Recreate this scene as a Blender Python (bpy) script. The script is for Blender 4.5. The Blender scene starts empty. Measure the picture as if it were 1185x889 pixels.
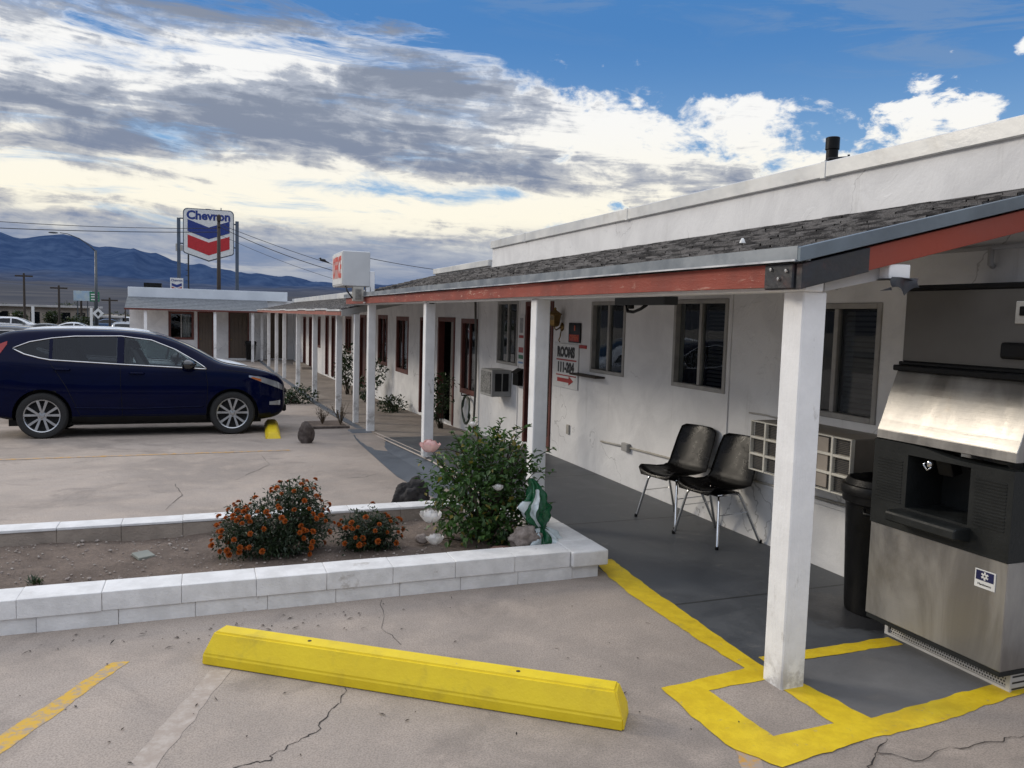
import bpy, bmesh, math, random
from mathutils import Vector, Matrix
from mathutils.bvhtree import BVHTree
rnd = random.Random(7)
C = bpy.context.scene.collection
S = bpy.context.scene
PI = math.pi
# ------------------------------------------------------------------ camera
CAMH = 1.75
def make_camera():
    y, p, r = map(math.radians, (21.1, -4.7, 1.6))
    F = Vector((math.sin(y)*math.cos(p), math.cos(y)*math.cos(p), math.sin(p)))
    R0 = Vector((math.cos(y), -math.sin(y), 0)); U0 = R0.cross(F)
    R = R0*math.cos(r)+U0*math.sin(r); U = -R0*math.sin(r)+U0*math.cos(r)
    cam = bpy.data.cameras.new('camera'); o = bpy.data.objects.new('camera', cam); C.objects.link(o)
    m = Matrix((R, U, -F)).transposed().to_4x4(); m.translation = (0, 0, CAMH)
    o.matrix_world = m
    cam.sensor_width = 36; cam.lens = 36*924/1185; cam.clip_start = .05; cam.clip_end = 30000
    S.camera = o
make_camera()
S.render.resolution_x = 1024; S.render.resolution_y = 768
S.view_settings.view_transform = 'Standard'; S.view_settings.look = 'None'; S.view_settings.exposure = 0

# ------------------------------------------------------------------ node helpers
class NT:
    def __init__(s, nt): s.nt = nt
    def n(s, t, **kw):
        x = s.nt.nodes.new(t)
        for k, v in kw.items(): setattr(x, k, v)
        return x
    def put(s, sock, v):
        if hasattr(v, 'is_output') or isinstance(v, bpy.types.NodeSocket): s.nt.links.new(v, sock)
        else:
            if isinstance(v, (tuple, list)) and len(v) == 3 and sock.type == 'RGBA': v = (*v, 1)
            sock.default_value = v
    def m(s, op, a, b=None, c=None, clamp=False):
        x = s.n('ShaderNodeMath', operation=op, use_clamp=clamp)
        s.put(x.inputs[0], a)
        if b is not None: s.put(x.inputs[1], b)
        if c is not None: s.put(x.inputs[2], c)
        return x.outputs[0]
    def mix(s, f, a, b, blend='MIX'):
        x = s.n('ShaderNodeMix', data_type='RGBA', blend_type=blend)
        s.put(x.inputs[0], f); s.put(x.inputs[6], a); s.put(x.inputs[7], b)
        return x.outputs[2]
    def ss(s, v, lo, hi, a=0., b=1.):
        x = s.n('ShaderNodeMapRange', interpolation_type='SMOOTHSTEP')
        s.put(x.inputs[0], v); s.put(x.inputs[1], lo); s.put(x.inputs[2], hi); s.put(x.inputs[3], a); s.put(x.inputs[4], b)
        return x.outputs[0]
    def noise(s, vec, scale, detail=4, rough=.55, dist=0., lac=2.0):
        x = s.n('ShaderNodeTexNoise'); s.put(x.inputs['Vector'], vec)
        x.inputs['Scale'].default_value = scale; x.inputs['Detail'].default_value = detail
        x.inputs['Roughness'].default_value = rough; x.inputs['Distortion'].default_value = dist
        x.inputs['Lacunarity'].default_value = lac
        return x.outputs['Fac']
    def vm(s, op, a, b=None):
        x = s.n('ShaderNodeVectorMath', operation=op); s.put(x.inputs[0], a)
        if b is not None: s.put(x.inputs[1], b)
        return x.outputs[0]
    def sep(s, v):
        x = s.n('ShaderNodeSeparateXYZ'); s.put(x.inputs[0], v); return x.outputs
    def comb(s, a, b, c):
        x = s.n('ShaderNodeCombineXYZ')
        for i, v in enumerate((a, b, c)): s.put(x.inputs[i], v)
        return x.outputs[0]

def newmat(name):
    m = bpy.data.materials.new(name); m.use_nodes = True
    nt = m.node_tree; b = nt.nodes['Principled BSDF']
    return m, NT(nt), b

MATS = {}
def mat(name, col, col2=None, scale=6., rough=.6, metal=0., bump=0., bscale=40., spec=.5, coat=0., dirt=None, dscale=1.5, damt=.5, rvar=.1, world=False, detail=6):
    if name in MATS: return MATS[name]
    m, t, b = newmat(name)
    tc = t.n('ShaderNodeTexCoord'); v = t.n('ShaderNodeNewGeometry').outputs['Position'] if world else tc.outputs['Object']
    col2 = col2 or tuple(c*.82 for c in col)
    f = t.noise(v, scale, detail, .6)
    c = t.mix(t.ss(f, .32, .68), col2, col)
    if dirt:
        d = t.noise(v, dscale, 8, .65)
        c = t.mix(t.ss(d, .5, .75, 0., damt), c, dirt)
    t.put(b.inputs['Base Color'], c)
    t.put(b.inputs['Roughness'], t.ss(f, .3, .7, max(.02, rough-rvar), min(1, rough+rvar)))
    b.inputs['Metallic'].default_value = metal
    b.inputs['Specular IOR Level'].default_value = spec
    if coat: b.inputs['Coat Weight'].default_value = coat; b.inputs['Coat Roughness'].default_value = .04
    if bump:
        bn = t.n('ShaderNodeBump'); bn.inputs['Strength'].default_value = 1; bn.inputs['Distance'].default_value = bump
        t.put(bn.inputs['Height'], t.noise(v, bscale, 5, .6)); t.put(b.inputs['Normal'], bn.outputs[0])
    MATS[name] = m
    return m

# ---- special materials
def m_concrete():
    m, t, b = newmat('concrete_lot')
    v = t.n('ShaderNodeNewGeometry').outputs['Position']
    big = t.noise(v, .55, 6, .62, .6); mid = t.noise(v, 3.2, 7, .65); fine = t.noise(v, 120, 3, .6); gr = t.noise(v, 420, 2, .5)
    c = t.mix(t.ss(big, .34, .66), (.285, .242, .207), (.41, .347, .296))
    c = t.mix(t.ss(mid, .42, .72, 0, .55), c, (.48, .40, .335))
    c = t.mix(t.ss(t.noise(v, 1.1, 8, .72, 1.2), .52, .68, 0, .5), c, (.185, .158, .138))
    c = t.mix(t.ss(fine, .40, .66, .0, .45), c, (.13, .11, .095))
    c = t.mix(t.ss(gr, .60, .70, 0, .5), c, (.58, .50, .43))
    vo = t.n('ShaderNodeTexVoronoi'); t.put(vo.inputs['Vector'], v); vo.inputs['Scale'].default_value = 2.6
    spot = t.m('MULTIPLY', t.ss(vo.outputs['Distance'], .02, .06, 1, 0), t.ss(t.noise(v, .9, 2), .5, .6))
    c = t.mix(t.m('MULTIPLY', spot, .75), c, (.05, .048, .046))
    t.put(b.inputs['Base Color'], c); t.put(b.inputs['Roughness'], t.ss(mid, .3, .7, .66, .9))
    b.inputs['Specular IOR Level'].default_value = .35
    bn = t.n('ShaderNodeBump'); bn.inputs['Distance'].default_value = .003
    h = t.m('ADD', t.m('MULTIPLY', fine, .5), t.m('ADD', t.m('MULTIPLY', gr, .3), t.m('MULTIPLY', mid, 1.2)))
    t.put(bn.inputs['Height'], h); t.put(b.inputs['Normal'], bn.outputs[0])
    return m
def m_greyfloor():
    m, t, b = newmat('grey_floor_paint')
    v = t.n('ShaderNodeNewGeometry').outputs['Position']
    mid = t.noise(v, 2.2, 7, .65, .4); fine = t.noise(v, 60, 4, .6)
    c = t.mix(t.ss(mid, .35, .68), (.058, .064, .072), (.098, .104, .11))
    c = t.mix(t.ss(t.noise(v, 7, 6, .7), .58, .72, 0, .5), c, (.17, .165, .155))
    # damp stain round the bin and ice machine
    dv = t.vm('SUBTRACT', v, (3.72, 3.72, 0)); sx, sy, sz = t.sep(dv)[:3]
    dd = t.m('SQRT', t.m('ADD', t.m('MULTIPLY', sx, sx), t.m('MULTIPLY', sy, sy)))
    ds = t.m('ADD', dd, t.m('MULTIPLY', t.noise(v, 6, 5, .7), .5))
    wet = t.ss(ds, .52, .60, 1, 0)
    c = t.mix(t.m('MULTIPLY', wet, .8), c, (.022, .022, .024))
    # expansion joints
    vy = t.sep(v)[1]
    jl = t.m('ABSOLUTE', t.m('SUBTRACT', t.m('MODULO', t.m('ADD', vy, 1.95+.0), 1.95), .24))
    c = t.mix(t.ss(jl, .006, .014, .85, 0), c, (.02, .02, .02))
    t.put(b.inputs['Base Color'], c)
    t.put(b.inputs['Roughness'], t.m('ADD', t.ss(mid, .3, .7, .42, .62), t.m('MULTIPLY', wet, -.15)))
    bn = t.n('ShaderNodeBump'); bn.inputs['Distance'].default_value = .002
    t.put(bn.inputs['Height'], t.m('ADD', t.m('MULTIPLY', fine, .5), mid)); t.put(b.inputs['Normal'], bn.outputs[0])
    return m
def m_yellow():
    m, t, b = newmat('yellow_curb_paint')
    v = t.n('ShaderNodeNewGeometry').outputs['Position']
    a = t.noise(v, 9, 8, .7); f = t.noise(v, 90, 4, .6)
    c = t.mix(t.ss(a, .35, .65), (.64, .44, .010), (.76, .55, .016))
    c = t.mix(t.ss(t.noise(v, 14, 8, .75), .60, .67, 0, .75), c, (.36, .29, .17))
    c = t.mix(t.ss(t.noise(v, 2.5, 6, .7), .55, .75, 0, .4), c, (.30, .22, .03))
    t.put(b.inputs['Base Color'], c); b.inputs['Roughness'].default_value = .55
    bn = t.n('ShaderNodeBump'); bn.inputs['Distance'].default_value = .003
    t.put(bn.inputs['Height'], t.m('ADD', a, t.m('MULTIPLY', f, .4))); t.put(b.inputs['Normal'], bn.outputs[0])
    return m
def m_worn(name, col, under, lo, hi):
    m, t, b = newmat(name)
    v = t.n('ShaderNodeNewGeometry').outputs['Position']
    a = t.noise(v, 16, 9, .75)
    c = t.mix(t.ss(a, lo, hi), under, col)
    t.put(b.inputs['Base Color'], c); b.inputs['Roughness'].default_value = .75
    return m
def m_stucco():
    m, t, b = newmat('white_stucco')
    v = t.n('ShaderNodeNewGeometry').outputs['Position']
    x, y, z = t.sep(v)[:3]
    a = t.noise(v, 2.2, 7, .6, .5); f = t.noise(v, 45, 5, .6)
    c = t.mix(t.ss(a, .35, .65), (.66, .655, .65), (.76, .755, .745))
    # rain streaks below the sills and grime at the base
    st = t.noise(t.comb(t.m('MULTIPLY', x, 9), t.m('MULTIPLY', y, 9), t.m('MULTIPLY', z, .6)), 1, 5, .6)
    c = t.mix(t.ss(st, .60, .78, 0, .38), c, (.34, .325, .30))
    pat = t.noise(v, .9, 6, .65, 1.)
    c = t.mix(t.ss(pat, .55, .68, 0, .35), c, (.50, .50, .505))
    cr = t.n('ShaderNodeTexVoronoi', feature='DISTANCE_TO_EDGE'); t.put(cr.inputs['Vector'], t.vm('ADD', v, t.vm('MULTIPLY', t.comb(t.noise(v, 3, 4), t.noise(v, 3.3, 4), t.noise(v, 2.9, 4)), (.5, .5, .5)))); cr.inputs['Scale'].default_value = .75
    crm = t.m('MULTIPLY', t.ss(cr.outputs['Distance'], .002, .006, 1, 0), t.ss(t.noise(v, .8, 3), .5, .58))
    c = t.mix(t.m('MULTIPLY', crm, .55), c, (.25, .24, .23))
    t.put(b.inputs['Base Color'], c); b.inputs['Roughness'].default_value = .78
    bn = t.n('ShaderNodeBump'); bn.inputs['Distance'].default_value = .010
    tr = t.noise(v, 3.2, 3, .45, 2.2)
    tw = t.ss(tr, .56, .60)
    h = t.m('ADD', t.m('MULTIPLY', f, .20), t.m('ADD', t.m('MULTIPLY', t.m('MULTIPLY', tw, t.ss(t.noise(v, .7, 3), .50, .66)), .30), t.m('MULTIPLY', a, 1.2)))
    t.put(bn.inputs['Height'], h); t.put(b.inputs['Normal'], bn.outputs[0])
    return m
def m_whitewood(name='white_painted_wood', base=(.84, .84, .835)):
    m, t, b = newmat(name)
    v = t.n('ShaderNodeTexCoord').outputs['Object']
    sv = t.vm('MULTIPLY', v, (26, 26, 1.6)); g = t.noise(sv, 1, 6, .6); a = t.noise(v, 5, 6, .65)
    c = t.mix(t.ss(a, .35, .7), tuple(k*.9 for k in base), base)
    c = t.mix(t.ss(t.noise(t.vm('MULTIPLY', v, (9, 9, 3)), 1, 8, .75), .61, .70, 0, .6), c, (.40, .38, .35))
    wz = t.sep(t.n('ShaderNodeNewGeometry').outputs['Position'])[2]
    c = t.mix(t.m('MULTIPLY', t.m('MULTIPLY', t.ss(t.m('ABSOLUTE', wz), .02, .22, 1, 0), t.ss(t.noise(v, 14, 6, .7), .38, .62)), .6), c, (.22, .20, .18))
    t.put(b.inputs['Base Color'], c); b.inputs['Roughness'].default_value = .5
    bn = t.n('ShaderNodeBump'); bn.inputs['Distance'].default_value = .004
    t.put(bn.inputs['Height'], t.m('ADD', g, t.m('MULTIPLY', t.noise(v, 60, 4), .4))); t.put(b.inputs['Normal'], bn.outputs[0])
    return m
def m_shingle():
    m, t, b = newmat('grey_shingles')
    v = t.n('ShaderNodeNewGeometry').outputs['Position']; x, y, z = t.sep(v)[:3]
    course = t.m('FLOOR', t.m('DIVIDE', x, .125))
    tab = t.m('FLOOR', t.m('DIVIDE', t.m('ADD', y, t.m('MULTIPLY', course, .173)), .165))
    wn = t.n('ShaderNodeTexWhiteNoise', noise_dimensions='2D'); t.put(wn.inputs['Vector'], t.comb(course, tab, 0))
    f = t.noise(v, 150, 3, .7); g = t.noise(v, 2, 5)
    c = t.mix(wn.outputs['Value'], (.034, .034, .036), (.165, .160, .160))
    c = t.mix(t.ss(f, .35, .7, 0, .6), c, (.23, .215, .205))
    c = t.mix(t.ss(g, .5, .75, 0, .4), c, (.16, .14, .13))
    st = t.noise(t.vm('MULTIPLY', v, (60, 5, 20)), 1, 4, .6)
    c = t.mix(t.ss(st, .46, .58, .0, .88), c, (.014, .013, .014))
    t.put(b.inputs['Base Color'], c); b.inputs['Roughness'].default_value = .85
    bn = t.n('ShaderNodeBump'); bn.inputs['Distance'].default_value = .006
    t.put(bn.inputs['Height'], t.m('ADD', f, t.m('MULTIPLY', st, 1.0))); t.put(b.inputs['Normal'], bn.outputs[0])
    return m
def m_redpaint(name='peeling_red_paint', peel=.575):
    m, t, b = newmat(name)
    v = t.n('ShaderNodeNewGeometry').outputs['Position']
    a = t.noise(v, 3, 6, .6)
    p = t.noise(t.vm('MULTIPLY', v, (30, 7, 34)), 1, 7, .72)
    c = t.mix(t.ss(a, .35, .65), (.20, .030, .016), (.275, .044, .023))
    c = t.mix(t.m('MULTIPLY', t.ss(p, peel, peel+.05, 0, 1), t.ss(t.noise(v, 1.1, 4), .40, .60)), c, (.50, .30, .23))
    t.put(b.inputs['Base Color'], c); b.inputs['Roughness'].default_value = .6
    bn = t.n('ShaderNodeBump'); bn.inputs['Distance'].default_value = .004
    t.put(bn.inputs['Height'], p); t.put(b.inputs['Normal'], bn.outputs[0])
    return m
def m_glass():
    m, t, b = newmat('window_glass'); nt = t.nt
    tr = t.n('ShaderNodeBsdfTransparent'); tr.inputs[0].default_value = (.62, .66, .66, 1)
    gl = t.n('ShaderNodeBsdfGlossy'); gl.inputs['Roughness'].default_value = .015; gl.inputs[0].default_value = (.9, .95, 1, 1)
    v = t.n('ShaderNodeTexCoord').outputs['Object']
    bn = t.n('ShaderNodeBump'); bn.inputs['Distance'].default_value = .0012; t.put(bn.inputs['Height'], t.noise(v, 2.0, 2)); nt.links.new(bn.outputs[0], gl.inputs['Normal'])
    fr = t.n('ShaderNodeFresnel'); t.put(fr.inputs[0], t.ss(t.n('ShaderNodeNewGeometry').outputs['Backfacing'], 0, 1, 1.5, 1/1.5))
    mx = t.n('ShaderNodeMixShader'); t.put(mx.inputs[0], t.m('MULTIPLY', fr.outputs[0], .85, clamp=True)); nt.links.new(tr.outputs[0], mx.inputs[1]); nt.links.new(gl.outputs[0], mx.inputs[2])
    nt.links.new(mx.outputs[0], nt.nodes['Material Output'].inputs[0])
    return m
def m_steel():
    m, t, b = newmat('brushed_steel')
    v = t.n('ShaderNodeTexCoord').outputs['Object']
    g = t.noise(t.vm('MULTIPLY', v, (3, 3, 260)), 1, 3, .6); a = t.noise(t.vm('MULTIPLY', v, (3, 3.2, .8)), 1, 6, .65, .8)
    c = t.mix(t.ss(a, .35, .68), (.27, .262, .25), (.44, .428, .41))
    c = t.mix(t.ss(t.noise(v, 7, 7, .7), .56, .75, 0, .35), c, (.30, .255, .20))
    t.put(b.inputs['Base Color'], c); b.inputs['Metallic'].default_value = .92
    t.put(b.inputs['Roughness'], t.ss(a, .3, .7, .30, .46))
    bn = t.n('ShaderNodeBump'); bn.inputs['Distance'].default_value = .0004
    t.put(bn.inputs['Height'], t.m('ADD', g, t.m('MULTIPLY', t.noise(v, 5, 3), 6))); t.put(b.inputs['Normal'], bn.outputs[0])
    return m
def m_grate():
    m, t, b = newmat('perforated_white_panel')
    v = t.n('ShaderNodeTexCoord').outputs['Object']; x, y, z = t.sep(v)[:3]
    s = .0155
    row = t.m('FLOOR', t.m('DIVIDE', z, s))
    yy = t.m('ADD', t.m('DIVIDE', y, s), t.m('MULTIPLY', t.m('MODULO', t.m('ADD', row, 100), 2), .5))
    fy = t.m('SUBTRACT', t.m('FRACT', t.m('ADD', yy, 1000)), .5); fz = t.m('SUBTRACT', t.m('FRACT', t.m('ADD', t.m('DIVIDE', z, s), 1000)), .5)
    r = t.m('SQRT', t.m('ADD', t.m('MULTIPLY', fy, fy), t.m('MULTIPLY', fz, fz)))
    c = t.mix(t.ss(r, .30, .36, 0, 1), (.015, .015, .015), (.50, .49, .47))
    t.put(b.inputs['Base Color'], c); b.inputs['Roughness'].default_value = .5
    return m
def m_leaf(name, c1, c2, c3=None, rough=.45, trans=.25, tint=(1.3, 1.6, .6)):
    m, t, b = newmat(name); nt = t.nt
    ri = t.n('ShaderNodeNewGeometry').outputs['Random Per Island']
    v = t.n('ShaderNodeTexCoord').outputs['Object']
    c = t.mix(ri, c1, c2)
    c = t.mix(t.ss(t.noise(v, 9, 3), .4, .7, 0, .6), c, tuple(k*.55 for k in c1))
    if c3: c = t.mix(t.m('GREATER_THAN', t.m('FRACT', t.m('MULTIPLY', ri, 17.3)), .95), c, c3)
    t.put(b.inputs['Base Color'], c); b.inputs['Roughness'].default_value = rough
    tl = t.n('ShaderNodeBsdfTranslucent'); t.put(tl.inputs[0], t.mix(1, c, tint, 'MULTIPLY'))
    mx = t.n('ShaderNodeMixShader'); mx.inputs[0].default_value = trans
    nt.links.new(b.outputs[0], mx.inputs[1]); nt.links.new(tl.outputs[0], mx.inputs[2]); nt.links.new(mx.outputs[0], nt.nodes['Material Output'].inputs[0])
    return m
def m_soil():
    m, t, b = newmat('planter_soil')
    v = t.n('ShaderNodeNewGeometry').outputs['Position']
    a = t.noise(v, 3, 7, .65); f = t.noise(v, 55, 6, .7)
    c = t.mix(t.ss(a, .35, .65), (.145, .108, .085), (.25, .19, .15))
    c = t.mix(t.ss(f, .35, .7, 0, .6), c, (.085, .065, .052))
    c = t.mix(t.ss(t.noise(v, 110, 3, .6), .62, .7, 0, .7), c, (.34, .29, .25))
    t.put(b.inputs['Base Color'], c); b.inputs['Roughness'].default_value = .95
    bn = t.n('ShaderNodeBump'); bn.inputs['Distance'].default_value = .02
    t.put(bn.inputs['Height'], t.m('ADD', f, t.m('MULTIPLY', t.noise(v, 140, 3), .5))); t.put(b.inputs['Normal'], bn.outputs[0])
    return m
def m_block():
    m, t, b = newmat('painted_block')
    v = t.n('ShaderNodeTexCoord').outputs['Object']
    a = t.noise(v, 7, 7, .65); f = t.noise(v, 90, 4, .65)
    c = t.mix(t.ss(a, .35, .65), (.62, .61, .595), (.74, .73, .715))
    c = t.mix(t.ss(t.noise(v, 4.5, 8, .72), .60, .70, 0, .6), c, (.33, .29, .25))
    t.put(b.inputs['Base Color'], c); b.inputs['Roughness'].default_value = .8
    bn = t.n('ShaderNodeBump'); bn.inputs['Distance'].default_value = .006
    t.put(bn.inputs['Height'], t.m('ADD', t.m('MULTIPLY', f, .5), a)); t.put(b.inputs['Normal'], bn.outputs[0])
    return m
def m_hill():
    m, t, b = newmat('haze_painted_hills')
    v = t.n('ShaderNodeNewGeometry').outputs['Position']; x, y, z = t.sep(v)[:3]
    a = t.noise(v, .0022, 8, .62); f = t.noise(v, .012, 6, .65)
    far = t.mix(t.ss(f, .35, .7), (.026, .050, .112), (.050, .082, .155))  # blue aerial haze painted into the base colour of the higher slopes
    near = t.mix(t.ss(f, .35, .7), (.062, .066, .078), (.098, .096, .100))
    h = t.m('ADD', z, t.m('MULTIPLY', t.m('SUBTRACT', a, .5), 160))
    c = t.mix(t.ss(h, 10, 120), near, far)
    t.put(b.inputs['Base Color'], c); b.inputs['Roughness'].default_value = 1; b.inputs['Specular IOR Level'].default_value = 0
    return m
def m_rock(name, c1, c2, bump=.02, bs=22):
    return mat(name, c1, c2, scale=14, rough=.9, bump=bump, bscale=bs)

M = {}
M['lot'] = m_concrete(); M['floor'] = m_greyfloor(); M['yellow'] = m_yellow(); M['stucco'] = m_stucco()
M['wood'] = m_whitewood(); M['shingle'] = m_shingle(); M['red'] = m_redpaint(); M['glass'] = m_glass(); M['steel'] = m_steel()
M['grate'] = m_grate(); M['soil'] = m_soil(); M['block'] = m_block(); M['hill'] = m_hill()
M['stop'] = mat('yellow_stop_paint', (.80, .60, .014), (.74, .54, .012), scale=5, rough=.5, bump=.0015, bscale=55, dirt=(.16, .125, .04), dscale=7, damt=.28)
def chips(m, thr, col):
    t = NT(m.node_tree); b = m.node_tree.nodes['Principled BSDF']; old = b.inputs['Base Color'].links[0].from_socket
    v = t.n('ShaderNodeTexCoord').outputs['Object']
    t.put(b.inputs['Base Color'], t.mix(t.ss(t.noise(v, 22, 7, .75), thr, thr+.02, 0, .9), old, col))
chips(M['stop'], .685, (.36, .31, .25))
M['yline'] = m_worn('worn_yellow_line', (.58, .35, .04), (.34, .275, .21), .40, .55)
M['wline'] = m_worn('faded_white_line', (.46, .405, .355), (.345, .285, .238), .40, .70)
M['oline'] = m_worn('worn_orange_line', (.52, .28, .06), (.36, .29, .235), .46, .60)
M['walk'] = mat('beige_concrete', (.30, .255, .215), (.22, .185, .155), scale=2.5, rough=.85, bump=.003, bscale=60, dirt=(.15, .13, .11), world=True)
M['apron'] = mat('blue_grey_kerb_paint', (.10, .115, .135), (.075, .088, .105), scale=3, rough=.6, bump=.003, bscale=50, dirt=(.2, .19, .18), damt=.35, world=True)
M['crack'] = mat('crack_dark', (.035, .03, .028), rough=1)
M['asphalt'] = mat('asphalt', (.06, .06, .06), (.045, .045, .045), scale=.5, rough=.9, world=True)
M['desert'] = mat('desert_ground', (.20, .165, .13), (.13, .11, .09), scale=.05, rough=1, world=True, dirt=(.09, .09, .06), dscale=.2, damt=.7)
M['gutter'] = mat('galvanised_edge', (.27, .295, .32), (.18, .205, .23), scale=4, rough=.45, metal=.5, bump=.002, bscale=12, dirt=(.16, .18, .20), dscale=3, damt=.6, world=True)
M['coping'] = mat('coping_flashing', (.66, .66, .64), (.54, .55, .55), scale=2, rough=.45, metal=.25, bump=.003, bscale=6, dirt=(.40, .38, .34), dscale=3, world=True)
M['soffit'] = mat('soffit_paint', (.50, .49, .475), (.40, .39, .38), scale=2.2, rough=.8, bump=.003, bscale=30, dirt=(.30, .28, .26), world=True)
M['patch'] = mat('black_rubber_patch', (.022, .026, .034), (.012, .013, .016), scale=8, rough=.55, bump=.006, bscale=14, dirt=(.10, .03, .02), dscale=9, damt=.5)
M['frame'] = mat('window_frame_grey', (.36, .345, .32), (.27, .26, .24), scale=8, rough=.5)
M['redframe'] = mat('red_brown_frame', (.13, .035, .025), (.09, .024, .018), scale=6, rough=.6, bump=.002)
M['reddoor'] = mat('dark_red_door', (.075, .018, .016), (.05, .013, .012), scale=4, rough=.45)
M['browndoor'] = mat('brown_door', (.115, .085, .062), (.09, .066, .048), scale=3, rough=.6)
M['dark'] = mat('dark_interior', (.012, .012, .013), rough=.9)
M['curtain'] = mat('curtain_cloth', (.42, .41, .40), (.32, .31, .30), scale=20, rough=.9)
M['darkcurtain'] = mat('dark_curtain', (.020, .017, .017), (.010, .010, .010), scale=30, rough=.9)
M['blind'] = mat('blind_slat', (.085, .085, .09), rough=.5)
M['black'] = mat('black_plastic', (.007, .007, .0075), (.004, .004, .004), scale=10, rough=.40, bump=.001, bscale=90, spec=.2)
M['shell'] = mat('black_shell_seat', (.004, .004, .004), (.007, .006, .006), scale=5, rough=.30, bump=.0006, bscale=160, spec=.3)
M['icepanel'] = mat('charcoal_panel', (.017, .019, .019), (.012, .0135, .0135), scale=6, rough=.5, bump=.0015, bscale=70, spec=.25)
M['darksteel'] = mat('dull_steel_upper', (.15, .143, .132), (.115, .11, .10), scale=2, rough=.5, metal=.7)
M['chrome'] = mat('chrome', (.72, .72, .72), rough=.12, metal=1, rvar=.06)
M['white'] = mat('white_sign', (.72, .72, .70), (.62, .62, .60), scale=5, rough=.45, dirt=(.5, .48, .44), dscale=3, damt=.3)
M['blacktxt'] = mat('black_lettering', (.012, .012, .012), rough=.5)
M['redtxt'] = mat('red_lettering', (.40, .022, .018), (.30, .02, .016), rough=.5)
M['orangetxt'] = mat('orange_lettering', (.55, .10, .03), rough=.5)
M['bluetxt'] = mat('blue_sign_paint', (.012, .035, .21), rough=.4)
M['ltblue'] = mat('light_blue_paint', (.18, .32, .55), rough=.5)
M['greensign'] = mat('green_sign_paint', (.01, .16, .07), rough=.5)
M['brass'] = mat('aged_brass', (.26, .17, .06), (.16, .10, .035), scale=12, rough=.4, metal=.8)
M['beige'] = mat('beige_metal', (.42, .40, .35), (.34, .32, .28), scale=5, rough=.5, dirt=(.2, .18, .15), dscale=6)
M['bronze'] = mat('tan_brown_casing', (.21, .185, .155), (.165, .145, .12), scale=5, rough=.5)
M['pole'] = mat('steel_pole_paint', (.075, .10, .14), (.06, .08, .11), scale=2, rough=.5)
M['polewood'] = mat('weathered_pole_wood', (.055, .042, .034), (.035, .028, .023), scale=9, rough=.9)
M['greypole'] = mat('grey_metal_pole', (.075, .085, .095), rough=.5, metal=.3)
M['wire'] = mat('wire', (.02, .02, .022), rough=.6)
M['paint'] = mat('dark_blue_car_paint', (.0016, .0034, .023), (.0015, .0030, .019), rough=.35, rvar=.02, metal=.0, spec=.0, coat=1.)
M['paint'].node_tree.nodes['Principled BSDF'].inputs['Coat IOR'].default_value = 1.2
M['carwhite'] = mat('white_car_paint', (.70, .71, .72), rough=.25, coat=.6, rvar=.02)
M['carsilver'] = mat('silver_car_paint', (.32, .33, .34), rough=.3, metal=.6, coat=.6, rvar=.02)
M['carblack'] = mat('black_car_paint', (.008, .008, .009), rough=.25, coat=.8, rvar=.02)
M['carred'] = mat('maroon_car_paint', (.14, .016, .016), rough=.25, coat=.8, rvar=.02)
M['carblue'] = mat('mid_blue_car_paint', (.04, .10, .22), rough=.25, coat=.8, rvar=.02)
M['cartan'] = mat('beige_car_paint', (.36, .33, .28), rough=.3, coat=.6, rvar=.02)
M['carglass'] = mat('car_glass', (.006, .008, .010), rough=.04, rvar=.01, spec=.35)
def m_tint(name, tint):
    m, t, b = newmat(name); nt = t.nt
    tr = t.n('ShaderNodeBsdfTransparent'); tr.inputs[0].default_value = (*tint, 1)
    gl = t.n('ShaderNodeBsdfGlossy'); gl.inputs['Roughness'].default_value = .02; gl.inputs[0].default_value = (.85, .9, 1, 1)
    fr = t.n('ShaderNodeFresnel'); t.put(fr.inputs[0], t.ss(t.n('ShaderNodeNewGeometry').outputs['Backfacing'], 0, 1, 1.4, 1/1.4))
    mx = t.n('ShaderNodeMixShader'); nt.links.new(fr.outputs[0], mx.inputs[0]); nt.links.new(tr.outputs[0], mx.inputs[1]); nt.links.new(gl.outputs[0], mx.inputs[2])
    nt.links.new(mx.outputs[0], nt.nodes['Material Output'].inputs[0]); return m
M['tint_front'] = m_tint('tinted_front_glass', (.50, .56, .56)); M['tint_rear'] = m_tint('privacy_rear_glass', (.20, .22, .23))
M['lens'] = mat('clear_lamp_lens', (.45, .47, .50), rough=.12, metal=.6)
M['amber'] = mat('amber_lens', (.42, .11, .02), rough=.2)
M['redlens'] = mat('red_lamp_lens', (.30, .012, .012), rough=.15)
M['rim'] = mat('alloy_rim', (.46, .47, .48), rough=.28, metal=.85, rvar=.05)
M['tyre'] = mat('tyre_rubber', (.016, .016, .016), (.011, .011, .011), scale=20, rough=.8, bump=.002)
M['rose_leaf'] = m_leaf('rose_leaf', (.022, .060, .014), (.075, .150, .034), (.20, .16, .035))
M['mari_leaf'] = m_leaf('marigold_leaf', (.012, .027, .010), (.030, .050, .017))
M['shrub_leaf'] = m_leaf('dark_shrub_leaf', (.012, .028, .010), (.030, .055, .018))
M['tree_leaf'] = m_leaf('far_tree_leaf', (.022, .032, .016), (.050, .062, .030))
M['dry'] = m_leaf('dry_twig', (.10, .075, .05), (.17, .13, .09), trans=.05)
M['stem'] = mat('plant_stem', (.045, .035, .02), rough=.8)
M['marigold'] = m_leaf('marigold_petal', (.34, .070, .007), (.48, .13, .012), (.20, .024, .008), rough=.6, trans=.15, tint=(1., .95, .9))
M['petalw'] = m_leaf('white_petal', (.70, .68, .66), (.80, .79, .77), rough=.6, trans=.2, tint=(1., .95, .9))
M['petalp'] = m_leaf('pink_petal', (.66, .36, .34), (.78, .56, .53), rough=.6, trans=.2, tint=(1., .95, .9))
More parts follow.
